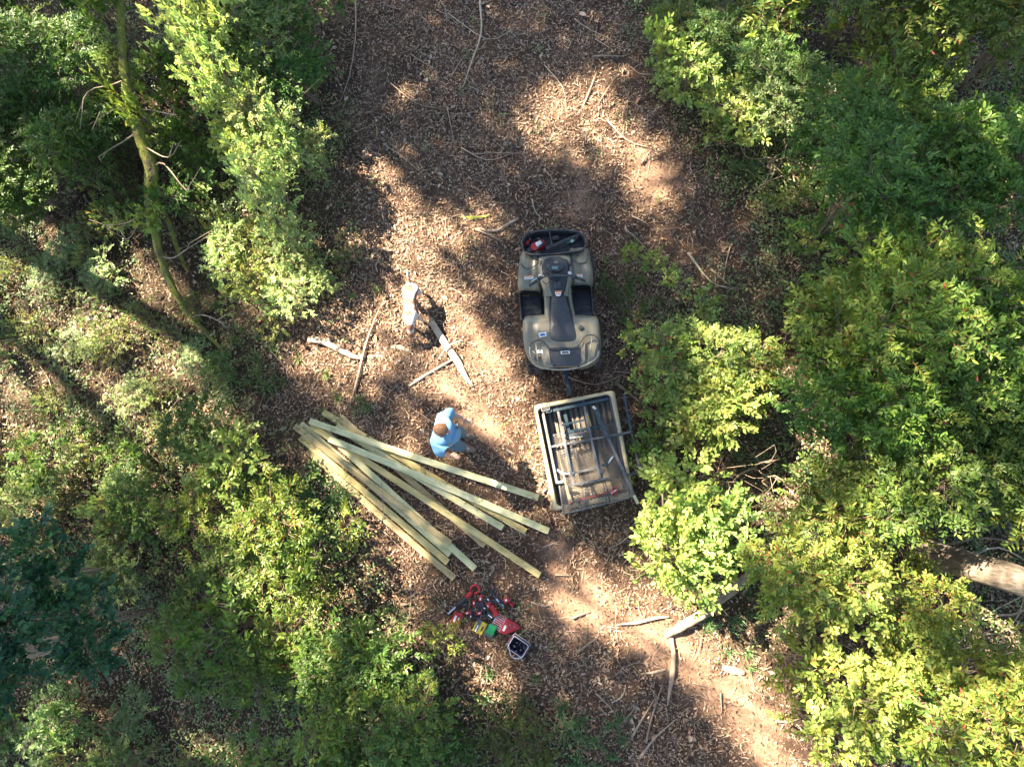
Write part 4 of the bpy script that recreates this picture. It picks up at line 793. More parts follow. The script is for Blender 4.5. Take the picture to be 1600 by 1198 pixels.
shell('tank_cover', [(415, 348, 492, 1.0), (450, 355, 488, .98), (490, 362, 480, .96), (530, 370, 470, .94), (560, 385, 458, .92)], M['black'], quad, lambda t, cy: .02*Rd(t, .5), skirt=.03, n=8)
shell('tank_cap_panel', [(455, 395, 448, 1.0), (480, 392, 450, 1.0), (510, 398, 446, .985)], M['steel'], quad, lambda t, cy: .012*Rd(t, .5), n=6)
d = plate(quad, [(398, 527), (450, 527), (442, 560), (424, 568), (408, 560)], .972, M['white'], 'warning_label', .002); plate(d, [(399, 527), (449, 527), (448, 538), (400, 538)], .9745, M['orange'], 'label_band', .001); plate(d, [(408, 545), (442, 545), (438, 553), (412, 553)], .9745, M['orange'], 'label_print', .001)
# handlebar
g = Geo(); hb = [A(228, 484, 1.06), A(290, 448, 1.09), A(330, 425, 1.10), A(400, 418, 1.11), A(475, 416, 1.10), A(525, 424, 1.09), A(612, 452, 1.06)]
g.tube(smooth_path(hb, 4), .012, 8); g.box(A(400, 425, 1.06), (.16, .05, .06)); hbar = g.build('handlebar', M['steel'], quad, smooth=False)
for p, q, r_ in ((A(216, 491, 1.055), A(272, 458, 1.08), 0), (A(558, 435, 1.08), A(624, 457, 1.055), 0)): Geo().tube([p, np.array(p)*.5+np.array(q)*.5, q], [.019, .017, .019], 12).build('grip', M['rubber'], hbar, smooth=True)
for pts in ([A(285, 430, 1.10), A(262, 440, 1.09), A(228, 462, 1.07)], [A(540, 412, 1.10), A(570, 418, 1.09), A(618, 436, 1.07)]): Geo().tube(pts, [.009, .007, .006], 6).build('brake_lever', M['chrome'], hbar, smooth=True)
for c, s in ((A(292, 436, 1.12), (.07, .05, .05)), (A(540, 428, 1.12), (.08, .055, .05))): Geo().box(c, s, .3).build('switch_box', M['black'], hbar, bevel=.008)
for c in (A(508, 400, 1.13), A(296, 418, 1.13)): Geo().box(c, (.055, .035, .02), -.2).build('reservoir', M['chrome'], hbar, bevel=.005)
for pts in ([A(300, 440, 1.1), A(320, 400, 1.12), A(360, 405, 1.06)], [A(530, 430, 1.1), A(500, 385, 1.13), A(450, 400, 1.05)], [A(310, 450, 1.08), A(335, 480, 1.05), A(360, 460, 1.0)]): Geo().tube(smooth_path(pts, 4), .006, 6).build('cable', M['black'], quad, smooth=True)
# seat
rows = [(566, 372, 488, .875), (600, 370, 496, .885), (650, 368, 506, .875), (700, 362, 524, .87), (750, 354, 542, .875), (800, 348, 558, .885), (850, 345, 570, .89), (885, 350, 570, .885), (902, 368, 556, .865)]
shell('seat', rows, M['vinyl'], quad, lambda t, cy: .055*Rd(t, .55), skirt=.11, thick=.01, n=14)
g = Geo(); pts = [A(x, y, .86) for x, y in [(345, 860), (352, 905), (400, 925), (520, 922), (568, 900), (578, 855)]]; g.tube(smooth_path(pts, 4), .014, 8); g.build('seat_base', M['black'], quad, smooth=True)
# footwells with ribs and slots
for xs, y0, y1 in (((165, 300), 555, 765), ((535, 662), 520, 735)):
    a, b = A(xs[0], y1, .40), A(xs[1], y0, .40); fw = Geo().box(((a[0]+b[0])/2, (a[1]+b[1])/2, .40), (abs(b[0]-a[0]), abs(b[1]-a[1]), .03)); f = fw.build('footwell', M['black'], quad, bevel=.008)
    w_, h_ = abs(b[0]-a[0]), abs(b[1]-a[1]); cx, cy = (a[0]+b[0])/2, (a[1]+b[1])/2
    for i in range(5):
        for j in range(3): Geo().box((cx+(j-1)*w_*.3, cy+(i-2)*h_*.19, .42), (w_*.22, h_*.07, .018)).build('tread', M['black'], f, bevel=.003)
    Geo().box((cx+(.5 if cx > 0 else -.5)*w_, cy, .46), (.025, h_*1.05, .10)).build('footwell_rim', M['black'], f, bevel=.006)
    Geo().box((cx, cy+h_*.56, .56), (w_*1.05, .02, .34)).build('splash_guard', M['black'], f, bevel=.006); Geo().box((cx, cy-h_*.53, .55), (w_*1.05, .02, .30)).build('heel_guard', M['black'], f, bevel=.006)
# rear fender
rows = [(706, 188, 705, .70), (725, 172, 716, .78), (760, 166, 722, .815), (810, 166, 727, .83), (870, 170, 731, .835), (930, 180, 733, .835), (985, 196, 731, .83), (1020, 214, 716, .82), (1050, 238, 690, .80), (1075, 282, 640, .775), (1088, 330, 570, .72)]
shell('rear_fender', rows, M['tan'], quad, lambda t, cy: .065*(1-abs(2*t-1)**5)-.022*math.exp(-((t-.13)/.035)**2)-.022*math.exp(-((t-.87)/.035)**2)+.02*math.exp(-((t-.5)/.2)**2), skirt=.12, n=22)
deck = plate(quad, [(358, 938), (582, 932), (588, 1040), (560, 1062), (500, 1068), (392, 1074), (378, 1052)], .925, M['vinyl'], 'rear_deck', .018)
for xa in (390, 560): plate(deck, [(xa, 1058), (xa+18, 1056), (xa+20, 1072), (xa, 1074)], .944, M['black'], 'latch', .01)
pl = plate(deck, [(442, 960), (508, 958), (508, 980), (444, 982)], .944, M['white'], 'name_plate', .003); plate(pl, [(450, 965), (500, 963), (500, 975), (451, 977)], .948, M['black'], 'plate_print', .001)
for cc in ([(305, 925), (352, 930), (372, 1040), (388, 1078), (345, 1080), (325, 1020)], [(585, 905), (620, 895), (618, 1030), (598, 1052), (588, 1035)]): plate(quad, cc, .918, M['black'] if False else simple('grey_plastic', (.13, .125, .10), .6, var=.2, scale=30, dirt=(.26, .2, .13), dirt_amt=.5), 'deck_strip', .012)
g = Geo(); ra = smooth_path([A(*p) for p in [(222, 930, .97), (238, 900, .98), (285, 880, .98), (320, 895, .98), (348, 932, .98), (380, 945, .98), (460, 942, .98), (540, 936, .98), (572, 918, .98), (600, 870, .98), (640, 845, .98), (690, 850, .98), (716, 885, .98), (716, 960, .97)]], 4); g.tube(ra, .010, 8)
g.build('rear_rack', M['steel'], quad, smooth=True)
g = Geo(); g.tube(smooth_path([A(*p) for p in [(222, 925, .965), (222, 985, .95), (262, 1060, .93), (330, 1085, .92), (440, 1094, .92), (560, 1082, .92), (660, 1042, .93), (712, 995, .95), (718, 940, .965)]], 4), .013, 8)
for a, b in (((262, 890, .975), (282, 1072, .925)), ((672, 850, .975), (640, 1050, .93)), ((240, 960, .95), (275, 990, .93))): g.tube([A(*a), A(*b)], .009, 6)
g.build('rear_bar', simple('dusty_steel', (.30, .27, .21), .5, metal=.4, var=.2, scale=20), quad, smooth=True)
cap = plate(quad, ellc(588, 797, 20, 19, 16), .875, M['black'], 'fuel_cap', .04); plate(cap, ellc(588, 797, 10, 9, 10), .917, M['black'], 'cap_grip', .012)
for cc, z, kind in (([(180, 422), (244, 414), (246, 440), (182, 446)], .925, 'w'), ([(545, 408), (598, 404), (600, 424), (548, 428)], .925, 'w'), ([(282, 832), (338, 822), (342, 852), (292, 864)], .91, 'b'), ([(262, 955), (312, 950), (318, 975), (270, 978)], .895, 'p'), ([(250, 1010), (296, 1000), (290, 1035), (262, 1035)], .895, 'd')):
    if kind == 'w':
        o = plate(quad, cc, z, M['white'], 'warning_label', .002); c0 = np.array(cc[0]); c1_ = np.array(cc[1]); plate(o, [tuple(c0), tuple(c1_), tuple(c1_+[0, 8]), tuple(c0+[0, 8])], z+.0025, M['orange'], 'label_band', .001)
        for k in (12, 17): plate(o, [tuple(c0+[5, k]), tuple(c1_+[-8, k]), tuple(c1_+[-8, k+2]), tuple(c0+[5, k+2])], z+.0025, M['black'], 'label_print', .001)
    elif kind == 'b':
        o = plate(quad, cc, z, M['white'], 'badge', .002); plate(o, [(292, 838), (328, 832), (330, 848), (298, 854)], z+.0025, M['blueprint'], 'badge_print', .001)
    else: plate(quad, cc, z, M['white'] if kind == 'p' else M['black'], 'sticker', .002)
# front side hoops
for pts in ([(158, 330), (170, 352), (205, 366), (250, 352), (282, 318), (272, 285), (225, 262)], [(505, 270), (540, 318), (580, 330), (625, 318), (640, 290), (632, 250)]): Geo().tube(smooth_path([A(x, y, .93) for x, y in pts], 4), .009, 8).build('side_hoop', M['steel'], quad, smooth=True)
Geo().tube(smooth_path([A(x, y, .92) for x, y in [(150, 300), (140, 340), (128, 470)]], 4), .006, 6).build('fender_trim', M['black'], quad, smooth=True)
for c in (A(300, 330, .955), A(512, 330, .955)): Geo().ell(c, (.02, .05, .012)).build('vent', M['black'], quad, smooth=True)
for sx in (-1, 1): Geo().ell((sx*.30, 1.0, .74), (.10, .05, .05)).build('headlight', M['glass'], quad, smooth=True)
# front tray on the rack
TO = [(168, 178), (200, 122), (270, 102), (370, 95), (480, 94), (560, 103), (606, 134), (622, 185), (606, 222), (560, 242), (440, 258), (330, 266), (235, 265), (182, 240)]
tray = empty('front_tray', (0, 0, 0)); tray.parent = quad
bpy.data.objects.remove(tray)
g = Geo(); P0 = [A(x, y, .97) for x, y in TO]; cx = sum(p[0] for p in P0)/len(P0); cy = sum(p[1] for p in P0)/len(P0)
zi = .80; ins = lambda p, k, z: (cx+(p[0]-cx)*k, cy+(p[1]-cy)*k, z)
n = len(P0); g.v = [ins(p, .90, zi) for p in P0]+[ins(p, 1.0, .955) for p in P0]+[ins(p, 1.035, .955) for p in P0]+[ins(p, .94, zi-.02) for p in P0]
g.f = [tuple(range(n))[::-1] if False else tuple(range(n))]+[(k*n+i, k*n+(i+1) % n, (k+1)*n+(i+1) % n, (k+1)*n+i) for k in range(3) for i in range(n)]+[tuple(3*n+i for i in range(n))[::-1]]
tray = g.build('front_tray', M['black'], quad, bevel=.006)
sp = [ins(p, 1.02, .985) for p in P0]; sp = smooth_path(sp+[sp[0]], 4); Geo().tube(sp, .011, 8).build('tray_rail', M['steel'], tray, smooth=True)
for k in range(2, n, 3): Geo().tube([ins(P0[k], 1.02, .985), ins(P0[k], 1.0, .93)], .007, 6).build('rail_post', M['steel'], tray)
for yy in range(6): Geo().box((cx-.35+yy*.14, cy, zi+.006), (.03, .22, .012)).build('tray_rib', M['black'], tray, bevel=.003)
# side racks behind the tray
Geo().tube([A(362, 100, .99), A(372, 160, 1.0), A(385, 215, .97)], .008, 6).build('tray_strap', M['rubber'], quad)
def world(p): c, s = math.cos(QR), math.sin(QR); return Vector((QX+p[0]*c-p[1]*s, QY+p[0]*s+p[1]*c, p[2]))
# ------------------------------------------------------------------ things in the tray (each its own)
def tool_root(name, u, v, z, rz, label, cat, group=None): x, y = at(u, v, z); return empty(name, (x, y, z), rz, label, cat, group)
cs = tool_root('chainsaw', 780+285/4.608, 340+205/4.608, .86, math.radians(28), 'small red chainsaw with a black handle lying in the left of the front tray', 'chainsaw')
Geo().prism([(-.14, -.06), (.10, -.07), (.13, 0), (.10, .07), (-.10, .075), (-.15, .03)], -.05, .07, .18).build('body', M['red'], cs, bevel=.015, seg=3); Geo().prism([(-.04, -.03), (.07, -.03), (.07, .04), (-.04, .04)], .07, .10, .15).build('cover', M['white'], cs, bevel=.006)
Geo().tube(smooth_path([(-.10, -.05, .05), (-.06, -.07, .12), (.03, -.05, .13), (.09, -.02, .08)], 4), .012, 8).build('handle', M['black'], cs, smooth=True); Geo().tube(smooth_path([(-.02, .07, 0), (.02, .09, .09), (.06, 0, .14), (.06, -.08, .06)], 4), .010, 8).build('front_handle', M['black'], cs, smooth=True)
Geo().box((-.16, 0, .01), (.07, .08, .08)).build('battery', M['black'], cs, bevel=.01)
b_ = tool_root('bar', 780+465/4.608, 340+170/4.608, .93, math.radians(23), 'long black bar lying diagonally across the front tray', 'bar'); Geo().box((0, 0, 0), (.50, .05, .02)).build('blade', M['black'], b_, bevel=.01); Geo().box((.04, 0, .012), (.30, .012, .01)).build('rib', M['steel'], b_); Geo().box((-.26, 0, .0), (.06, .06, .04)).build('clamp', M['black'], b_, bevel=.008)
b_ = tool_root('bottle', 780+525/4.608, 340+165/4.608, .87, math.radians(26), 'small green and white bottle in the right of the front tray', 'bottle'); mgr = simple('dark_green_plastic', (.03, .12, .07), .3)
Geo().tube([(-.09, 0, 0), (-.085, 0, 0), (.05, 0, 0), (.07, 0, 0), (.075, 0, 0)], [.02, .028, .028, .016, .014], 14).build('bottle_body', mgr, b_, smooth=True); Geo().tube([(-.03, 0, 0), (.02, 0, 0)], .0292, 14).build('bottle_label', M['white'], b_, smooth=True); Geo().tube([(.075, 0, 0), (.10, 0, 0)], .016, 12).build('cap', M['red'], b_)
b_ = tool_root('battery_pack', 780+408/4.608, 340+148/4.608, .86, .1, 'small black battery pack at the front of the tray', 'battery'); Geo().box((0, 0, 0), (.11, .08, .06)).build('case', M['black'], b_, bevel=.01); Geo().box((0, 0, .035), (.07, .05, .012)).build('terminal', M['steel'], b_, bevel=.003)
b_ = tool_root('hand_drill', 780+205/4.608, 340+178/4.608, .87, 1.0, 'small red hand tool beside the chainsaw at the left end of the tray', 'hand tool'); Geo().tube([(-.06, 0, 0), (0, 0, 0), (.05, 0, 0)], [.022, .028, .02], 10).build('body', M['red'], b_, smooth=True); Geo().tube([(-.02, 0, 0), (-.04, -.09, 0)], .016, 8).build('handle', M['black'], b_, smooth=True); Geo().tube([(.05, 0, 0), (.08, 0, 0)], [.014, .008], 8).build('chuck', M['chrome'], b_)
# ================================================================== THE TRAILER
M['tub'] = simple('tan_tub', (.37, .31, .18), .5, var=.10, scale=5, bmp=.05, dirt=(.27, .21, .13), dirt_amt=.4, dscale=4)
M['tubin'] = simple('shade_dark_tub_inside', (.045, .050, .050), .6, var=.25, scale=9, dirt=(.14, .11, .075), dirt_amt=.4, dscale=5)  # tan tub coloured dark to stand in for the shade inside
M['slat'] = simple('brown_floor_rib', (.20, .15, .10), .75, var=.3, scale=9, stretch=(6, 1, 1))
M['greysteel'] = simple('grey_steel_tube', (.10, .10, .10), .55, metal=.3, var=.25, scale=15, dirt=(.27, .20, .14), dirt_amt=.35, dscale=7)
M['bluesteel'] = simple('dark_blue_steel', (.025, .05, .065), .45, metal=.3, var=.25, scale=15, dirt=(.10, .09, .075), dirt_amt=.35, dscale=7)
M['meshm'] = simple('expanded_steel', (.15, .125, .10), .7, metal=0, var=.25, scale=9)
M['strap'] = simple('red_strap', (.36, .055, .04), .7, var=.15, scale=30)
M['yellow'] = simple('yellow_plastic', (.70, .48, .03), .4, var=.1, scale=12)
def T2(cx, cy, z): x, y = at(810+cx/4.99, 580+cy/4.99, z); return (x, y, z)
zr, zf = .60, .33
FL, FR, RR, RL = [np.array(T2(*p, zr)) for p in ((122, 268), (742, 150), (898, 968), (276, 1082))]
cen = (FL+FR+RR+RL)/4
trl = empty('utility_trailer', (cen[0], cen[1], 0), 0, 'tan tub trailer hitched behind the quad bike, loaded with metal stand frames', 'trailer')
lc = lambda p: (p[0]-cen[0], p[1]-cen[1], p[2])
def lerp4(s, t, z):  # s across 0..1, t front to rear 0..1
    p = (FL*(1-s)+FR*s)*(1-t)+(RL*(1-s)+RR*s)*t; return (p[0]-cen[0], p[1]-cen[1], z)
def wallseg(a, b, name, z0=zf, z1=zr, th=.045, mat='tub'):
    """tub wall from a to b with a broad rolled rim"""
    a, b = np.array(a), np.array(b); d = (b-a)/np.linalg.norm(b-a); nrm = np.array([-d[1], d[0], 0])  # towards the inside
    sec = [(-.03, z1-.07), (-.035, z1-.015), (-.02, z1), (.030, z1), (.042, z1-.012), (.050, z1-.05), (.075, z0)]
    R_ = []
    for i in range(9):
        p = a*(1-i/8)+b*(i/8); R_.append([tuple(p[:2]+nrm[:2]*o)+(z,) for o, z in sec])
    return Geo().rows(R_)
c_ = [lerp4(0, 0, 0), lerp4(1, 0, 0), lerp4(1, 1, 0), lerp4(0, 1, 0)]
def corner_loop():
    pts = []
    for q, (s, t) in enumerate(((0, 0), (1, 0), (1, 1), (0, 1))):
        r_ = .06; base = [math.pi/2*(2-q)+math.pi/2*0]
        for k in range(5):
            a = math.pi-q*math.pi/2-k*math.pi/8; W_, L_ = 1.17, 1.64
            ctr = (r_/W_ if s == 0 else 1-r_/W_, r_/L_ if t == 0 else 1-r_/L_); pts.append(lerp4(ctr[0]+r_/W_*math.cos(a), ctr[1]-r_/L_*math.sin(a), 0))
    return pts
loop = corner_loop(); m2_ = np.mean(np.array(loop), 0)
def off(p, k, z):  # move towards the middle by k metres
    v = m2_-np.array(p); sx = np.sign(v[0])*k; sy = np.sign(v[1])*k; return (p[0]+sx, p[1]+sy, z)
sec = [(.02, zf-.02), (-.006, zr-.09), (-.012, zr-.03), (0, zr), (.035, zr+.002), (.048, zr-.006), (.052, zr-.03)]
n = len(loop); g = Geo(); g.rows([[off(p, k, z) for k, z in sec] for p in loop+[loop[0]]]); tub = g.build('tub', M['tub'], trl, smooth=True)
sec = [(.052, zr-.03), (.056, zr-.05), (.075, zf+.01), (.10, zf)]; g = Geo(); g.rows([[off(p, k, z) for k, z in sec] for p in loop+[loop[0]]]); g.build('shaded_inner_wall', M['tubin'], trl, smooth=True)  # second sheet is the inner tub wall, dark for its shade
g = Geo(); g.v = [off(p, .09, zf-.002) for p in loop]+[off(p, .02, zf-.02) for p in loop]; g.f = [tuple(range(n)), tuple(range(2*n-1, n-1, -1))]; g.build('tub_floor', M['tubin'], trl)
for k in range(13):
    s = .09+.82*k/12; a, b = np.array(lerp4(s, .07, zf+.012)), np.array(lerp4(s, .56, zf+.012)); g = Geo(); g.rows([[tuple(p+np.array([-.024, 0, -.012])), tuple(p+np.array([-.018, 0, .010])), tuple(p+np.array([.018, 0, .010])), tuple(p+np.array([.024, 0, -.012]))] for p in (a, b)]); g.build('floor_rib', M['slat'], trl)
g = Geo(); g.v = [lerp4(.10, .50, zf+.004), lerp4(.90, .50, zf+.004), lerp4(.90, .93, zf+.004), lerp4(.10, .93, zf+.004)]; g.f = [(3, 2, 1, 0)]; g.build('floor_panel', simple('dusty_tan_floor', (.30, .235, .15), .8, var=.35, scale=6, dirt=(.12, .09, .06), dirt_amt=.5), trl)
for s in (-1, 1):
    p = lerp4(.5+s*.47, .55, .25); g = Geo(); n_ = 24; prof = [(-.5, .55), (-.5, .85), (-.35, .98), (.35, .98), (.5, .85), (.5, .55)]; R_ = [[(a*.16, .24*q*math.cos(6.2832*i/n_), .24*q*math.sin(6.2832*i/n_)) for a, q in prof] for i in range(n_+1)]; g.rows(R_)
    for i in range(n_): g.box((0, 0, 0), (.15, .02, .02), m=Matrix.Rotation(6.2832*i/n_, 4, 'X') @ Matrix.Translation((0, 0, .24)))
    o = g.build('wheel', M['rubber'], trl); o.location = (p[0]*1.0, p[1], .24); Geo().tube([(-.05, 0, 0), (.05, 0, 0)], .13, 16).build('rim', M['greysteel'], o)
Geo().tube([lerp4(.1, .55, .24), lerp4(.9, .55, .24)], .025, 8).build('axle', M['steel'], trl)
ta, tb = np.array(T2(362, -20, .42)), np.array(T2(404, 188, .42)); g = Geo(); d_ = (tb-ta); L_ = float(np.hypot(d_[0], d_[1])); m_ = (ta+tb)/2
g.box((0, 0, 0), (L_, .055, .055)); o = g.build('drawbar', M['bluesteel'], trl, bevel=.005); o.location = lc(m_); o.rotation_euler = (0, 0, math.atan2(d_[1], d_[0])); Geo().box((0, 0, 0), (.10, .07, .06)).build('coupler', M['greysteel'], o, bevel=.01).location = (-L_/2-.03, 0, 0)
# ------------------------------------------------------------------ metal frames lying in the trailer
def sq(g, a, b, w_=.025):
    a, b = np.array(a, float), np.array(b, float); d = b-a; L_ = np.linalg.norm(d); m_ = Matrix.Translation(tuple((a+b)/2)) @ Vector(d).to_track_quat('X', 'Z').to_matrix().to_4x4(); g.box((0, 0, 0), (L_, w_, w_), m=m_)
def frame(name, lab, cat, bars, mat='greysteel', cap_=True):
    root = empty(name, T2(*bars[0][0]), 0, lab, cat); o0 = np.array(root.location)
    for a, b, nm, w_, mt_ in bars: g = Geo(); sq(g, np.array(T2(*a))-o0, np.array(T2(*b))-o0, w_*1.25); g.build(nm, M[mt_ or mat], root, bevel=.003)
    return root, o0
G_ = 'rail'; R2 = 'rung'
frame('ladder_section', 'long grey ladder section lying lengthwise over the left half of the trailer', 'ladder', [((298, 262, .50), (432, 885, .62), G_, .03, None), ((502, 222, .50), (640, 850, .62), G_, .03, None), ((370, 570, .53), (575, 535, .53), R2, .022, None), ((395, 890, .64), (700, 832, .64), R2, .025, None), ((300, 300, .51), (520, 262, .51), R2, .022, 'bluesteel'), ((330, 420, .51), (545, 372, .51), R2, .02, 'bluesteel')])
fr2, o2 = frame('metal_frame', 'dark blue steel frame standing along the left and front walls inside the tub', 'metal frame', [((190, 320, .50), (302, 875, .60), G_, .032, 'greysteel'), ((205, 320, .52), (700, 215, .52), 'crossbar', .034, 'bluesteel'), ((712, 190, .52), (800, 640, .52), G_, .03, 'greysteel'), ((240, 262, .57), (690, 178, .57), 'crossbar', .028, 'bluesteel'), ((245, 590, .54), (880, 472, .60), R2, .024, None), ((300, 868, .60), (356, 858, .61), 'foot', .03, 'chrome')])
frame('brace_bar', 'dark diagonal brace running from the tub front to beyond its right rear corner', 'bar', [((590, 285, .60), (700, 520, .62), 'tube', .036, 'bluesteel'), ((700, 520, .62), (900, 965, .64), 'tube', .034, 'greysteel'), ((900, 965, .64), (932, 1030, .62), 'tip', .036, 'chrome'), ((580, 275, .60), (604, 296, .61), 'pin', .03, 'chrome')])
frame('side_ladder', 'narrow dark ladder rail hanging outside the right wall of the trailer', 'ladder', [((822, 175, .45), (880, 480, .48), G_, .028, 'bluesteel'), ((880, 480, .48), (940, 745, .50), G_, .024, 'greysteel'), ((780, 498, .62), (882, 470, .50), R2, .022, None), ((820, 806, .64), (985, 792, .52), R2, .024, None), ((905, 745, .50), (972, 742, .50), R2, .02, None), ((905, 745, .50), (918, 805, .50), G_, .02, None), ((968, 742, .50), (975, 800, .50), G_, .02, None), ((810, 385, .47), (885, 378, .46), R2, .014, None)])
sr, so_ = frame('bent_frame', 'bent pale steel seat bar lying across the middle of the trailer', 'metal frame', [((345, 800, .60), (430, 792, .60), 'bar', .026, 'chrome'), ((430, 792, .60), (620, 752, .59), 'bar', .026, 'greysteel'), ((305, 768, .59), (345, 800, .60), 'bar', .024, 'chrome'), ((650, 740, .58), (700, 715, .57), 'bar', .03, 'bluesteel'), ((700, 715, .57), (740, 660, .56), 'bar', .018, 'chrome')])
frame('ribbed_panel', 'small dark ribbed panel in the middle of the trailer with a pale edge bar', 'seat panel', [((365, 475, .44), (640, 430, .44), 'edge_bar', .034, 'bluesteel'), ((372, 500, .43), (560, 470, .43), 'slat', .03, 'bluesteel'), ((378, 530, .43), (560, 500, .43), 'slat', .03, 'bluesteel'), ((400, 522, .47), (500, 508, .47), 'edge_bar', .02, 'chrome'), ((360, 330, .42), (410, 560, .42), 'rail', .05, 'bluesteel'), ((385, 560, .47), (430, 820, .59), 'rail', .04, 'bluesteel')])
frame('long_bar', 'pair of dark bars lying beside the long ladder in the middle of the trailer', 'bar', [((520, 300, .47), (570, 520, .50), 'bar', .04, 'bluesteel'), ((565, 520, .50), (650, 800, .60), 'bar', .032, 'bluesteel'), ((730, 280, .5), (800, 560, .5), 'bar', .02, 'slat'), ((800, 560, .5), (880, 950, .63), 'bar', .02, 'slat')])
t_, o_ = frame('square_tube', 'short hollow square tube end poking up at the front left corner of the tub', 'tube', [((180, 262, .60), (238, 250, .60), 'wall', .012, 'greysteel'), ((184, 312, .60), (242, 300, .60), 'wall', .012, 'greysteel'), ((180, 262, .60), (184, 312, .60), 'wall', .012, 'greysteel'), ((238, 250, .60), (242, 300, .60), 'wall', .012, 'greysteel')]); Geo().box((0, 0, 0), (.10, .08, .14)).build('socket', M['black'], t_).location = Vector(T2(210, 282, .52))-Vector(o_)
# expanded mesh platform
pr = empty('mesh_platform', T2(320, 930, .46), 0, 'expanded metal mesh platform filling the rear half of the trailer', 'platform'); po = np.array(pr.location)
mc = [np.array(T2(*p))-po for p in ((262, 500, .44), (745, 405, .44), (868, 985, .625), (352, 1112, .625))]
def mq(s, t): return (mc[0]*(1-s)+mc[1]*s)*(1-t)+(mc[3]*(1-s)+mc[2]*s)*t
g = Geo(); nx_, ny_ = 17, 30
for i in range(nx_):
    for j in range(ny_):
        for sgn in (0, 1):
            p = mq(i/nx_, (j+(0 if sgn else 1))/ny_); q = mq((i+.5)/nx_, (j+.5)/ny_); r_ = mq((i+1)/nx_, (j+(0 if sgn else 1))/ny_)
            for a, b in ((p, q), (q, r_)):
                d = unit(b-a); s_ = np.array([-d[1], d[0], 0])*.0032; u_ = np.array([0, 0, .004]); g.add([a-s_, a+s_, b+s_, b-s_, a-s_+u_, a+s_+u_, b+s_+u_, b-s_+u_], [(4, 5, 6, 7), (0, 3, 2, 1), (0, 1, 5, 4), (2, 3, 7, 6)])
tag(g.build('wire_mesh', M['meshm'], pr), kind='stuff')
for a, b in ((mq(0, 0), mq(1, 0)), (mq(1, 0), mq(1, 1)), (mq(0, 1), mq(1, 1)), (mq(0, 0), mq(0, 1))): g = Geo(); sq(g, a, b, .022); g.build('edge_bar', M['greysteel'], pr, bevel=.003)
for s in (.33, .66): g = Geo(); sq(g, mq(s, 0)-[0, 0, .015], mq(s, 1)-[0, 0, .015], .02); g.build('support_bar', M['greysteel'], pr)
def band(name, pts, w_, mat, lab, cat):
    P_ = [np.array(T2(*p)) for p in pts]; o0 = P_[0].copy(); P_ = smooth_path([p-o0 for p in P_], 4); R_ = []
    for i, p in enumerate(P_):
        t = P_[min(i+1, len(P_)-1)]-P_[max(i-1, 0)]; t = unit(t); s_ = np.array([-t[1], t[0], 0])*w_/2; R_.append([tuple(p-s_), tuple(p+s_)])
    o = Geo().rows(R_).build(name, M[mat], None, solid=.004); o.location = o0; return tag(o, lab, cat)
band('strap', [(470, 1002, .61), (560, 980, .61), (650, 955, .61), (720, 935, .60), (785, 925, .60)], .015, 'strap', 'red strap lying across the mesh platform', 'strap')
band('strap', [(505, 790, .50), (520, 850, .47), (528, 930, .58), (535, 1055, .635)], .045, 'black', 'wide black strap running down the middle of the mesh platform', 'strap')
band('strap', [(672, 850, .56), (690, 910, .59), (702, 960, .61), (714, 1022, .635)], .020, 'black', 'narrow black strap at the right of the mesh platform', 'strap')
band('strap', [(470, 1010, .61), (485, 1080, .64)], .025, 'black', 'short black strap end at the rear edge of the mesh platform', 'strap')
rt = empty('ratchet', T2(745, 938, .62), .5, 'red ratchet buckle bundled with webbing on the mesh platform', 'ratchet'); Geo().box((0, 0, 0), (.09, .04, .035)).build('buckle', M['strap'], rt, bevel=.008); Geo().tube(smooth_path([(-.05, -.04, .01), (0, .05, .02), (.06, .03, 0), (.02, -.05, .02), (-.02, .02, .03)], 5), .010, 6).build('webbing', M['strap'], rt, smooth=True); Geo().tube([(-.05, 0, .025), (.05, .01, .035)], .008, 8).build('handle', M['chrome'], rt)
o = Geo().ell((0, 0, 0), (.022, .022, .012)).build('knob', M['red'], None, smooth=True); o.location = T2(408, 1027, .625); tag(o, 'small round red knob at the rear left of the mesh platform', 'knob')
band('tag', [(535, 325, .53), (545, 370, .53), (556, 410, .53)], .016, 'yellow', 'upright yellow tag strip on the long middle tube in the trailer', 'tag'); band('tag', [(472, 505, .56), (483, 538, .56)], .016, 'yellow', 'short yellow tag on the crossbar in the middle of the trailer', 'tag')
wood('dead_branch', [(1018, 690, .5), (1026, 740, .55), (1035, 775, .5), (1033, 820, .3)], [.02, .016, .014, .008], M['bare'], 'pale dead branch standing among leaves beside the rear right corner of the trailer', 'branch', seed=61, n=7)
# ================================================================== THE MAN AND THE DOG
def skin_body(name, verts, edges, radii, mat, parent=None, sub=2, root=0):
    me = bpy.data.meshes.new(name); me.from_pydata(verts, edges, []); me.materials.append(mat); o = link_mesh(name, me, parent)
    s = o.modifiers.new('skin', 'SKIN'); s.use_smooth_shade = True
    for i, r in enumerate(radii):
        sv = me.skin_vertices[0].data[i]; sv.radius = r if hasattr(r, '__len__') else (r, r); sv.use_root = (i == root)
    u = o.modifiers.new('sub', 'SUBSURF'); u.levels = sub; u.render_levels = sub; return o
M['skin'] = simple('skin', (.50, .28, .19), .55, var=.08, scale=20, bmp=.05)
M['hair'] = simple('short_brown_hair', (.16, .075, .035), .7, var=.5, scale=60, bmp=.6, stretch=(1, 1, 1))
M['shirt'] = simple('blue_shirt', (.11, .25, .39), .8, var=.07, scale=9, bmp=.5)
M['jeans'] = simple('blue_jeans', (.06, .13, .19), .85, var=.25, scale=60, bmp=.3)
M['shoe'] = simple('brown_shoe', (.20, .14, .10), .7, var=.2, scale=30)
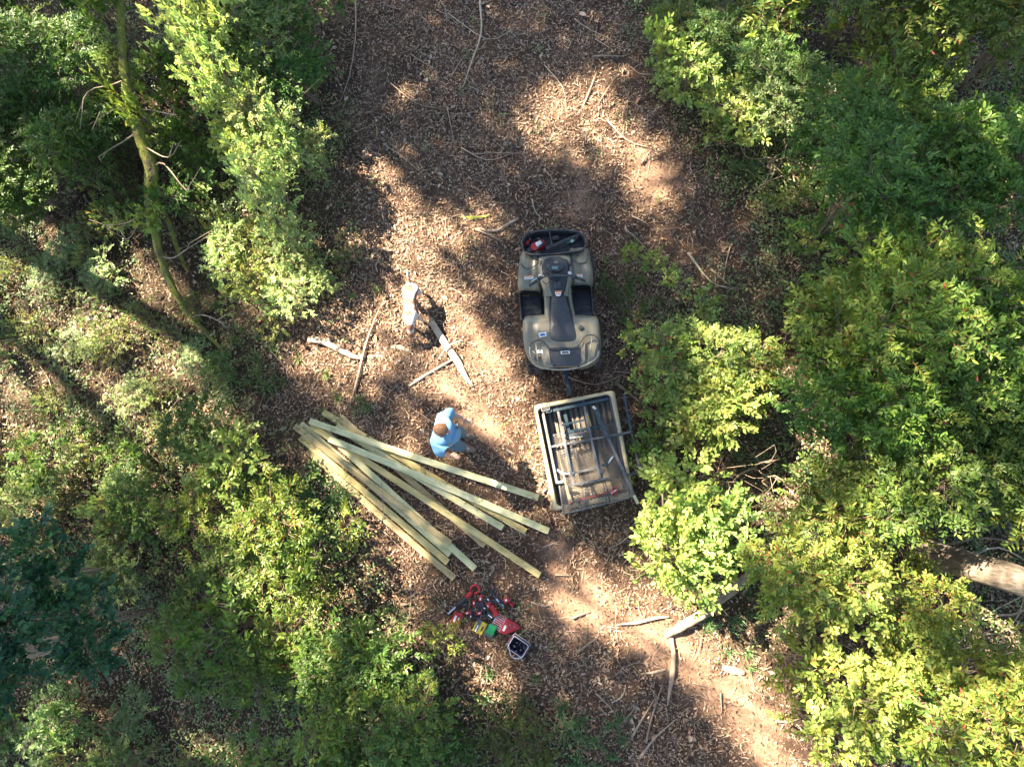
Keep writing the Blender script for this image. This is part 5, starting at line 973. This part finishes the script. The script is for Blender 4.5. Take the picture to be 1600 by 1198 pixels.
fx, fy = at(724, 688, 0); man = empty('person', (fx-.03, fy, gz(fx, fy)), math.radians(-12), 'man in a light blue T-shirt and jeans standing beside the timber pile', 'person')
# local: x forward, y to his left, z up
V_ = [(0, 0, .98), (0, 0, 1.12), (-.01, 0, 1.28), (-.02, 0, 1.42), (0, 0, 1.50), (.03, 0, 1.56), (.045, 0, 1.64), (.03, 0, 1.72),
      (0, .10, .93), (.04, .11, .50), (.0, .09, .09), (.13, .10, .045), (0, -.10, .93), (.06, -.11, .50), (.06, -.10, .09), (.18, -.11, .045),
      (-.02, .19, 1.42), (-.02, .29, 1.18), (.13, .28, 1.07), (.17, .27, 1.05), (-.02, -.19, 1.42), (.0, -.30, 1.16), (.06, -.30, .98), (.08, -.30, .94)]
E_ = [(0, 1), (1, 2), (2, 3), (3, 4), (4, 5), (5, 6), (6, 7), (0, 8), (8, 9), (9, 10), (10, 11), (0, 12), (12, 13), (13, 14), (14, 15), (3, 16), (16, 17), (17, 18), (18, 19), (3, 20), (20, 21), (21, 22), (22, 23)]
Rr = [(.14, .11), (.13, .11), (.15, .11), (.14, .10), (.06, .06), (.06, .06), (.085, .10), (.06, .075), .075, .05, .032, .022, .075, .05, .032, .022, .06, .042, .032, .028, .06, .042, .032, .028]
b = skin_body('body', V_, E_, Rr, M['skin'], man)
def hand(c, ang, side):
    p0 = np.array(c); f = np.array([math.cos(ang), math.sin(ang), -.35]); f /= np.linalg.norm(f); s = np.array([-f[1], f[0], 0])*side; s /= np.linalg.norm(s); dn = np.array([0, 0, -1.0])
    vs = [tuple(p0-f*.02), tuple(p0+f*.05)]; es = [(0, 1)]; rr = [(.026, .02), (.036, .016)]
    for k, (o_, l) in enumerate(((-.032, .060), (-.011, .072), (.011, .068), (.030, .052))):
        a = p0+f*.075+s*o_; vs += [tuple(a), tuple(a+f*l*.55+dn*.008), tuple(a+f*l*.85+dn*.035)]; i = len(vs)-3; es += [(1, i), (i, i+1), (i+1, i+2)]; rr += [(.009, .009)]*3
    a = p0+f*.01-s*.030; vs += [tuple(a), tuple(a+f*.035-s*.022+dn*.01), tuple(a+f*.06-s*.022+dn*.02)]; i = len(vs)-3; es += [(0, i), (i, i+1), (i+1, i+2)]; rr += [(.011, .011)]*3
    return skin_body('hand', vs, es, rr, M['skin'], man, 1)
hand((.19, .265, 1.045), -.30, 1); hand((.09, -.30, .92), .15, -1)
# face and ears
g = Geo(); g.ell((.135, 0, 1.625), (.020, .016, .026)); g.ell((.045, .096, 1.63), (.022, .012, .032)); g.ell((.045, -.096, 1.63), (.022, .012, .032)); g.build('nose_and_ears', M['skin'], man, smooth=True)
for s in (-1, 1): Geo().ell((.118, s*.034, 1.652), (.012, .013, .009)).build('eye', M['white'], man, smooth=True)
Geo().ell((.122, 0, 1.582), (.010, .026, .006)).build('mouth', simple('lips', (.42, .16, .13), .5), man, smooth=True)
g = Geo(); hc = (.020, 0, 1.665); hv = []; nu, nv = 24, 12
for i in range(nv+1):
    t = (math.pi*.62)*i/nv
    for j in range(nu):
        a = 2*math.pi*j/nu; k = 1.0-.35*max(0, math.cos(a))*max(0, (i/nv-.55))*2.2; fz = math.cos(t*(1 if math.cos(a) < .2 else k)); st = math.sin(t*(1 if math.cos(a) < .2 else k)); q = 1+.03*math.sin(j*5+i*3)
        hv.append((hc[0]+.112*st*math.cos(a)*q, .092*st*math.sin(a)*q, hc[2]+.10*fz*q))
g.add(hv, [(i*nu+j, (i+1)*nu+j, (i+1)*nu+(j+1) % nu, i*nu+(j+1) % nu) for i in range(nv) for j in range(nu)]); g.build('hair', M['hair'], man, smooth=True, solid=.006, sub=1)
# clothes follow the body
sv = [(0, 0, .93), (0, 0, 1.06), (.02, 0, 1.20), (-.01, 0, 1.34), (-.02, 0, 1.44), (-.01, 0, 1.495), (-.02, .18, 1.425), (-.01, .26, 1.30), (0, .30, 1.20), (-.02, -.18, 1.425), (-.01, -.27, 1.30), (.005, -.31, 1.20)]
se = [(0, 1), (1, 2), (2, 3), (3, 4), (4, 5), (4, 6), (6, 7), (7, 8), (4, 9), (9, 10), (10, 11)]; skr = [(.20, .15), (.20, .165), (.205, .18), (.215, .16), (.165, .12), (.075, .075), .11, .09, .082, .11, .09, .082]
sh = skin_body('shirt', sv, se, skr, M['shirt'], man, 2)
dt = bpy.data.textures.new('cloth_folds', 'CLOUDS'); dt.noise_scale = .12; dm = sh.modifiers.new('folds', 'DISPLACE'); dm.texture = dt; dm.strength = .05; dm.mid_level = .5
Geo().tube(arc((-.005, 0), .075, 0, 2*math.pi, 20, 1.512), .011, 6, cap=False).build('collar', M['shirt'], sh, smooth=True)
Geo().box((.17, .12, 1.33), (.015, .07, .09)).build('chest_print', M['black'], sh, bevel=.006)
jv = [(0, 0, .98), (0, 0, .92), (0, .10, .86), (.03, .10, .48), (.0, .09, .05), (0, -.10, .86), (.05, -.11, .48), (.06, -.10, .05)]
skin_body('trousers', jv, [(0, 1), (1, 2), (2, 3), (3, 4), (1, 5), (5, 6), (6, 7)], [(.165, .135), (.16, .13), .12, .10, .085, .12, .10, .085], M['jeans'], man, 2)
for (x, y) in ((.04, .095), (.10, -.105)):
    R_ = []
    for i in range(11):
        t = i/10; w_ = .058*(math.sin(math.pi*(.12+.80*t))**.6)*(1.0 if t > .3 else .85); h_ = .095-.045*t; xx = x-.13+.30*t; R_.append([(xx, y-w_, .0), (xx, y-w_*.95, h_*.6), (xx, y-w_*.4, h_), (xx, y+w_*.4, h_), (xx, y+w_*.95, h_*.6), (xx, y+w_, 0)])
    g = Geo().rows(R_); g.f += [(0, 1, 2, 3, 4, 5), tuple(range(65, 59, -1))]; g.build('shoe', M['shoe'], man, smooth=True, sub=1)
# ---- the dog
m, nt, b = newmat('white_coat_brown_patches'); f1 = noise(nt, 7, 2, .5); f2 = noise(nt, 70, 4, .7)
c_a = ramp(nt, f1, [(.47, (.60, .55, .49)), (.53, (.21, .11, .07))]); k2 = ramp(nt, f2, [(.42, (.55, .52, .5)), (.55, (1, 1, 1))]); mx = nt.nodes.new('ShaderNodeMix'); mx.data_type = 'RGBA'; mx.blend_type = 'MULTIPLY'; mx.inputs[0].default_value = .6
nt.links.new(c_a, mx.inputs[6]); nt.links.new(k2, mx.inputs[7]); nt.links.new(mx.outputs[2], b.inputs['Base Color']); b.inputs['Roughness'].default_value = .8; bump(nt, f2, b, .4, .01); M['coat'] = m
M['brownfur'] = simple('brown_fur', (.17, .08, .05), .8, var=.3, scale=40, bmp=.3); M['whitefur'] = simple('white_fur', (.66, .62, .58), .8, var=.1, scale=40, bmp=.3)
a = at(640, 450, .48); c = at(640, 496, .48); dang = math.atan2(c[1]-a[1], c[0]-a[0]); mid_ = (a+c)/2
dog = empty('dog', (mid_[0], mid_[1], gz(*mid_)), dang, 'white dog with brown patches, tail up, sniffing the ground left of the quad bike', 'dog')
dog.scale = (.98, 1.22, 1.05)
# local: x forward
V_ = [(-.24, 0, .47), (-.06, 0, .45), (.12, 0, .44), (.24, 0, .46), (.33, .00, .42), (.40, -.015, .34), (.45, -.03, .27), (.53, -.045, .21),
      (-.25, .07, .42), (-.20, .085, .29), (-.33, .085, .16), (-.30, .085, .03), (-.26, .085, .015),
      (-.25, -.07, .42), (-.14, -.09, .29), (-.27, -.10, .16), (-.23, -.10, .03), (-.19, -.10, .015),
      (.20, .075, .38), (.18, .08, .21), (.19, .08, .03), (.23, .08, .015), (.22, -.075, .38), (.26, -.08, .21), (.25, -.08, .03), (.29, -.08, .015),
      (-.33, 0, .50), (-.42, .0, .57), (-.50, .01, .66)]
E_ = [(0, 1), (1, 2), (2, 3), (3, 4), (4, 5), (5, 6), (6, 7), (0, 8), (8, 9), (9, 10), (10, 11), (11, 12), (0, 13), (13, 14), (14, 15), (15, 16), (16, 17), (3, 18), (18, 19), (19, 20), (20, 21), (3, 22), (22, 23), (23, 24), (24, 25), (0, 26), (26, 27), (27, 28)]
Rr = [(.100, .10), (.092, .10), (.110, .12), (.100, .11), (.07, .07), (.052, .052), (.055, .055), (.027, .027), .06, .045, .024, .02, .022, .06, .045, .024, .02, .022, .045, .028, .019, .022, .045, .028, .019, .022, .026, .017, .010]
skin_body('body', V_, E_, Rr, M['coat'], dog, 2, root=1)
for s in (-1, 1):
    Geo().ell((.44, s*.058-.03, .275), (.045, .014, .040), m=None).build('ear', M['brownfur'], dog, smooth=True); Geo().ell((.485, s*.032-.04, .262), (.008, .007, .008), 8, 6).build('eye', M['black'], dog, smooth=True)
Geo().ell((.445, -.03, .31), (.055, .045, .022)).build('head_patch', M['brownfur'], dog, smooth=True)
Geo().ell((.556, -.05, .205), (.014, .016, .013), 8, 6).build('nose', M['black'], dog, smooth=True)
# ================================================================== THE TOOLS ON THE GROUND
def c6(x, y): return (670+x/7.99, 890+y/7.99)
def tl(name, x, y, z, rz, lab, cat, group=None):
    w_ = at(*c6(x, y), z); return empty(name, (w_[0], w_[1], gz(*w_)), math.radians(rz), lab, cat, group)
def case(r, L_, W_, Hh, mat, z=0, bev=.012): o = Geo().box((0, 0, z+Hh/2), (L_, W_, Hh)).build('case', M[mat], r, bevel=bev, seg=3); return o
M['green'] = simple('green_plastic', (.02, .33, .09), .4, var=.1, scale=12); M['navy'] = simple('navy_canvas', (.035, .04, .075), .85, var=.3, scale=60, bmp=.3); M['maroon'] = simple('maroon_trim', (.17, .07, .10), .8, var=.2, scale=40); M['grey'] = simple('grey_plastic_dark', (.10, .11, .12), .5, var=.2, scale=20)
M['silver'] = M['chrome']
# ring-handled reciprocating saw
r = tl('power_saw', 480, 330, .05, 222, 'red and black saw with ring handle and silver blade, topmost of the tools', 'power saw')
Geo().tube(smooth_path([(-.11, .04, .045), (-.17, .06, .05), (-.225, .02, .05), (-.20, -.05, .05), (-.13, -.06, .05), (-.09, -.03, .045)], 4), .017, 8).build('ring_handle', M['red'], r, smooth=True)
Geo().tube([(-.10, 0, .045), (-.03, 0, .045), (.02, 0, .045)], [.036, .04, .036], 12).build('body', M['red'], r, smooth=True); Geo().tube([(.02, 0, .045), (.10, 0, .045), (.20, 0, .04), (.23, 0, .04)], [.036, .034, .036, .025], 12).build('barrel', M['black'], r, smooth=True); Geo().box((.31, 0, .035), (.17, .022, .003)).build('blade', M['silver'], r); Geo().ell((.235, 0, .045), (.014, .014, .014), 8, 6).build('clamp', M['silver'], r, smooth=True)
# red case, left
r = tl('tool_case', 348, 612, .08, -22, 'bright red box with white lettering, leftmost of the tools', 'tool box'); o = case(r, .145, .195, .085, 'red'); Geo().box((0, 0, .088), (.125, .17, .006)).build('lid', M['red'], o, bevel=.003)
Geo().box((-.025, -.005, .0925), (.032, .10, .003)).build('print', M['white'], o); Geo().box((.030, .01, .0925), (.018, .05, .003)).build('print', M['white'], o); Geo().box((0, -.10, .05), (.05, .012, .02)).build('latch', M['black'], o)
# drills and drivers
def driver(x, y, rz, lab, s=1.0, col='red', flip=1):
    r = tl('cordless_driver', x, y, .04, rz, lab, 'power tool', 'red and black cordless tools in the pile'); r.scale = (s, s, s)
    Geo().tube([(-.075, 0, .04), (-.06, 0, .04), (.0, 0, .04), (.03, 0, .04), (.035, 0, .04)], [.022, .032, .034, .030, .02], 12).build('motor_housing', M[col], r, smooth=True)
    Geo().tube([(.035, 0, .04), (.06, 0, .04), (.085, 0, .04)], [.024, .022, .012], 10).build('chuck', M['black'], r, smooth=True); Geo().tube([(-.03, 0, .04), (-.04, -.07*flip, .035), (-.045, -.12*flip, .035)], [.022, .018, .02], 10).build('handle', M['black'], r, smooth=True)
    Geo().box((-.04, -.145*flip, .035), (.09, .055, .06), .08).build('battery', M[col if s > .95 else 'black'], r, bevel=.008)
    Geo().box((-.03, 0, .074), (.035, .02, .004)).build('print', M['white'], r)
driver(655, 335, 75, 'red cordless driver just right of the ring handle', 1.0); driver(565, 430, 265, 'upright red driver left in the middle of the pile', .85, flip=-1); driver(635, 430, 40, 'small red driver in the very middle of the pile', .7); driver(505, 530, 15, 'red driver right of the bright red box', .9, flip=-1)
driver(615, 545, 200, 'red driver above the yellow case', .85); driver(730, 430, 130, 'pinkish red driver beside the red round can', .85); driver(760, 380, 320, 'dark driver nearest the top right of the pile', .9, 'black')
driver(530, 560, 80, 'black driver lying between the red box and the yellow case', .8, 'black'); driver(680, 470, 170, 'black driver behind the round red can', .8, 'black', -1)
r = tl('flood_light', 815, 505, .05, -58, 'bright red rounded battery lamp in the middle right of the pile', 'lamp'); Geo().tube([(-.09, 0, .05), (-.08, 0, .05), (.08, 0, .05), (.09, 0, .05)], [.035, .046, .046, .035], 16).build('body', M['red'], r, smooth=False); Geo().box((0, .0, .098), (.10, .02, .006)).build('ridge', M['red'], r, bevel=.002); Geo().tube([(.09, 0, .05), (.10, 0, .05)], .03, 14).build('lens', M['glass'], r)
r = tl('oscillating_tool', 900, 420, .04, -42, 'silver blade tool with a red head at the upper right of the pile', 'power tool'); Geo().box((-.02, 0, .03), (.16, .022, .006)).build('blade', M['silver'], r); Geo().box((.02, -.015, .045), (.10, .03, .03)).build('body', M['grey'], r, bevel=.006)
r = tl('multi_tool', 970, 378, .05, 25, 'small red and black tool with a white mark, farthest right in the pile', 'power tool'); Geo().box((0, 0, .045), (.10, .08, .06)).build('body', M['red'], r, bevel=.012, seg=3); Geo().box((0, .005, .077), (.03, .03, .004)).build('print', M['white'], r); Geo().tube([(-.05, -.02, .04), (-.11, .03, .04)], .026, 10).build('handle', M['black'], r, smooth=True); Geo().tube([(.02, -.05, .03), (.06, -.12, .03)], [.018, .03], 10).build('battery', M['red'], r, smooth=True)
r = tl('battery_charger', 762, 570, .06, -35, 'black box with white lettering just left of the red wrench rack', 'battery charger'); o = case(r, .12, .10, .07, 'black'); Geo().box((.01, 0, .0725), (.07, .014, .003)).build('print', M['white'], o)
r = tl('work_gloves', 790, 280, .03, -50, 'black glove-like pouch at the top right of the pile', 'pouch'); Geo().ell((0, 0, .02), (.07, .035, .025)).build('palm', M['black'], r, smooth=True); Geo().tube([(.04, .02, .02), (.10, .03, .02)], [.016, .01], 8).build('finger', M['black'], r, smooth=True); Geo().tube([(.04, -.01, .02), (.11, -.01, .02)], [.016, .01], 8).build('finger', M['grey'], r, smooth=True)
# yellow case
r = tl('bit_case', 632, 716, .07, -28, 'yellow case with a dark label panel, below the middle of the tool pile', 'tool box'); o = case(r, .165, .19, .06, 'yellow'); Geo().box((-.03, .01, .0615), (.055, .185, .004)).build('label_panel', M['grey'], o); Geo().box((-.065, .07, .062), (.03, .04, .004)).build('print', M['maroon'], o); Geo().box((-.03, -.03, .0645), (.02, .10, .002)).build('print', M['white'], o); Geo().box((.045, 0, .062), (.022, .075, .005)).build('handle', M['black'], o, bevel=.001)
r = tl('bit_case', 780, 750, .08, -24, 'bright green case right of the yellow one', 'tool box'); o = case(r, .12, .15, .055, 'green', z=.02); Geo().box((0, .02, .078), (.08, .07, .003)).build('lid_panel', M['green'], o, bevel=.001)
Geo().box((-.02, -.035, .015), (.15, .17, .03)).build('tray', M['grey'], o, bevel=.006)
# wrench rack
r = tl('wrench_rack', 925, 680, .04, -28, 'red wrench rack with a row of silver spanners and a pointed red flap', 'wrench set'); 
Geo().prism([(-.15, -.12), (.03, -.13), (.03, .12), (-.15, .11)], .0, .018, .02).build('tray', M['red'], r, bevel=.004); Geo().prism([(.0, -.13), (.10, -.12), (.27, .08), (.20, .12), (.0, .12)], .012, .05, .06).build('flap', M['red'], r, bevel=.006); Geo().box((.05, -.03, .054), (.035, .09, .004)).build('print', M['white'], r)
for p in ((.10, .05), (.17, .06)): Geo().ell((p[0], p[1], .053), (.008, .008, .004), 8, 6).build('rivet', M['silver'], r, smooth=True)
for k in range(8):
    y_ = -.105+k*.03; g = Geo(); g.box((-.07, y_, .024), (.13, .008, .005)); g.add([(-.07+.075*sx+.011*math.cos(a)*1, y_+.011*math.sin(a), z) for sx in (-1, 1) for z in (.021, .028) for a in [i*math.pi/4 for i in range(8)]], [(8, 9, 10, 11, 12, 13, 14, 15), (24, 25, 26, 27, 28, 29, 30, 31)]+[(b0+i, b0+(i+1) % 8, b0+8+(i+1) % 8, b0+8+i) for b0 in (0, 16) for i in range(8)]); g.build('spanner', M['silver'], r)
# tool bag
r = tl('tool_bag', 1120, 945, .18, -32, 'open navy tool bag with pale piping and a tube handle, lowest of the tools', 'tool bag'); W_, D_, Hh = .27, .21, .24
g = Geo(); lo = [(-W_/2, -D_/2), (W_/2, -D_/2), (W_/2, D_/2), (-W_/2, D_/2)]
def rr_(w_, d_, z, q=.03, n=4):
    out = []
    for sx, sy, a0 in ((1, 1, 0), (-1, 1, 90), (-1, -1, 180), (1, -1, 270)):
        for k in range(n+1): a = math.radians(a0+90*k/n); out.append((sx*(w_/2-q)+q*math.cos(a), sy*(d_/2-q)+q*math.sin(a), z))
    return out
ringz = [rr_(W_, D_, 0), rr_(W_*1.06, D_*1.08, Hh*.5), rr_(W_, D_, Hh), rr_(W_*.86, D_*.82, Hh), rr_(W_*.84, D_*.80, Hh*.2)]; n = len(ringz[0]); g.v = [p for q in ringz for p in q]; g.f = [(k*n+i, k*n+(i+1) % n, (k+1)*n+(i+1) % n, (k+1)*n+i) for k in range(4) for i in range(n)]+[tuple(range(4*n, 5*n)), tuple(range(n-1, -1, -1))]; bag = g.build('bag_body', M['navy'], r, smooth=False)
for zz, sc, mt_, rad in ((Hh+.002, 1.0, 'maroon', .012), (Hh+.012, .96, 'white', .004), (Hh*.55, 1.08, 'white', .004)): q = rr_(W_*sc, D_*sc, zz); Geo().tube(q+[q[0], q[1]], rad, 6, cap=False).build('piping', M[mt_], bag, smooth=True)
Geo().tube(smooth_path([(-W_*.5, -.02, Hh), (-W_*.42, -.07, Hh+.03), (0, -.16, Hh+.05), (W_*.42, -.11, Hh+.03), (W_*.5, -.03, Hh)], 4), .009, 8).build('tube_handle', M['silver'], bag, smooth=True)
for k, (a, b2) in enumerate([(-.06, .03), (-.03, -.04), (.01, .05), (.04, -.02), (.07, .04), (.02, -.05), (-.07, -.03)]):
    Geo().tube([(a, b2, .06), (a+.02*math.cos(k*2.1), b2+.02*math.sin(k*2.1), Hh+.0+.006*k)], [.008, .006], 8).build('pocket_tool', M['silver' if k % 2 else 'grey'], bag, smooth=True)
for s in (-1, 1): Geo().prism([(s*W_*.53-.02, -.06), (s*W_*.53+.02, -.06), (s*W_*.53+.02, .06), (s*W_*.53-.02, .06)], .02, .15, .05).build('pocket', M['maroon'], bag, bevel=.008)
o = Geo().tube(smooth_path([(W_*.5, .06, Hh*.7), (W_*.72, .10, .12), (W_*.78, .0, .03), (W_*.6, -.05, .02)], 4), .012, 6, flat=.4).build('shoulder_strap', M['black'], bag, smooth=True)
# ================================================================== LABELS FOR PLANTS, STICKS AND BRANCHES
LMK = [('quad bike', 870, 470), ('trailer', 910, 710), ('timber pile', 620, 790), ('dog', 640, 480), ('tool pile', 750, 960), ('mossy fallen trunk', 235, 270), ('pale tree trunk at right', 1500, 880), ('sunlit pale log', 1100, 960),
       ('bright ground patch', 900, 950), ('top left corner', 0, 0), ('top right corner', 1600, 0), ('bottom left corner', 0, 1198), ('bottom right corner', 1600, 1198), ('middle of the left edge', 0, 600), ('middle of the right edge', 1600, 520),
       ('top edge right of the track', 1150, 0), ('top edge left of the track', 420, 0), ('bottom edge left of the track', 560, 1198), ('tip of the mossy trunk', 350, 550), ('lower left tree trunk', 120, 1000), ('curved pale branch', 520, 545), ('sunny strip at upper right', 1040, 260), ('leafless branches at upper right', 1235, 260)]
DIRS = ['right of', 'upper right of', 'above', 'upper left of', 'left of', 'lower left of', 'below', 'lower right of']; ORD = ['nearest', 'second', 'third', 'fourth', 'fifth', 'sixth', 'seventh', 'eighth', 'ninth', 'tenth', 'eleventh', 'twelfth']
def auto_labels(items, noun):
    """items: (object, u, v, look). Each gets its look, and its place from the closest landmark"""
    B = {}
    for o, u, v, look in items:
        n, lx_, ly_ = min(LMK, key=lambda q: (q[1]-u)**2+(q[2]-v)**2); k = int(round(math.atan2(-(v-ly_), u-lx_)/(math.pi/4))) % 8; B.setdefault((n, k), []).append((math.hypot(u-lx_, v-ly_), o, look))
    for (n, k), L_ in B.items():
        L_.sort(key=lambda q: q[0])
        for i, (_, o, look) in enumerate(L_):
            rank = ORD[min(i, 11)] if len(L_) > 1 else 'the one'; o['label'] = f"{look} {noun(o)}, {rank} {DIRS[k]} the {n}" if len(L_) > 1 else f"{look} {noun(o)} {DIRS[k]} the {n}"
LOOK = {'green': 'dark green', 'ash': 'yellow-green red-stemmed', 'lime': 'lime green', 'pale': 'pale green', 'low': 'sparse olive', 'maple': 'blue-green large-leaved'}
items = []
for o, kd, r_, h_ in VEG:
    x, y = o.location.x, o.location.y; u, v = photo_pos(x, y, h_*.8); u = min(max(u, 0), 1600); v = min(max(v, 0), 1198); size = 'tall' if h_ > 1.7 else 'low' if h_ < .6 else 'bushy'
    o['category'] = 'tree' if kd == 'maple' else 'sapling' if o.name.startswith('sapling') else 'shrub'; o['group'] = {'maple': 'large-leaved trees at the left edge'}.get(kd, 'leafy bushes growing either side of the track'); items.append((o, u, v, f'{size} {LOOK[kd]}'))
auto_labels(items, lambda o: o['category'])
def sz(o): d = max(o.dimensions[:2]) if o.type == 'MESH' else 1; return 'long thin' if d > .9 else 'short thin' if d < .35 else 'thin'
auto_labels([(o, p[0], p[1], 'dead') for o, p in STICKS], lambda o: 'stick')
auto_labels([(o, p[0], p[1], 'leafless grey') for o, p in BARE], lambda o: 'branch')
for o, _ in BARE: o['group'] = 'leafless branches standing among the bushes'
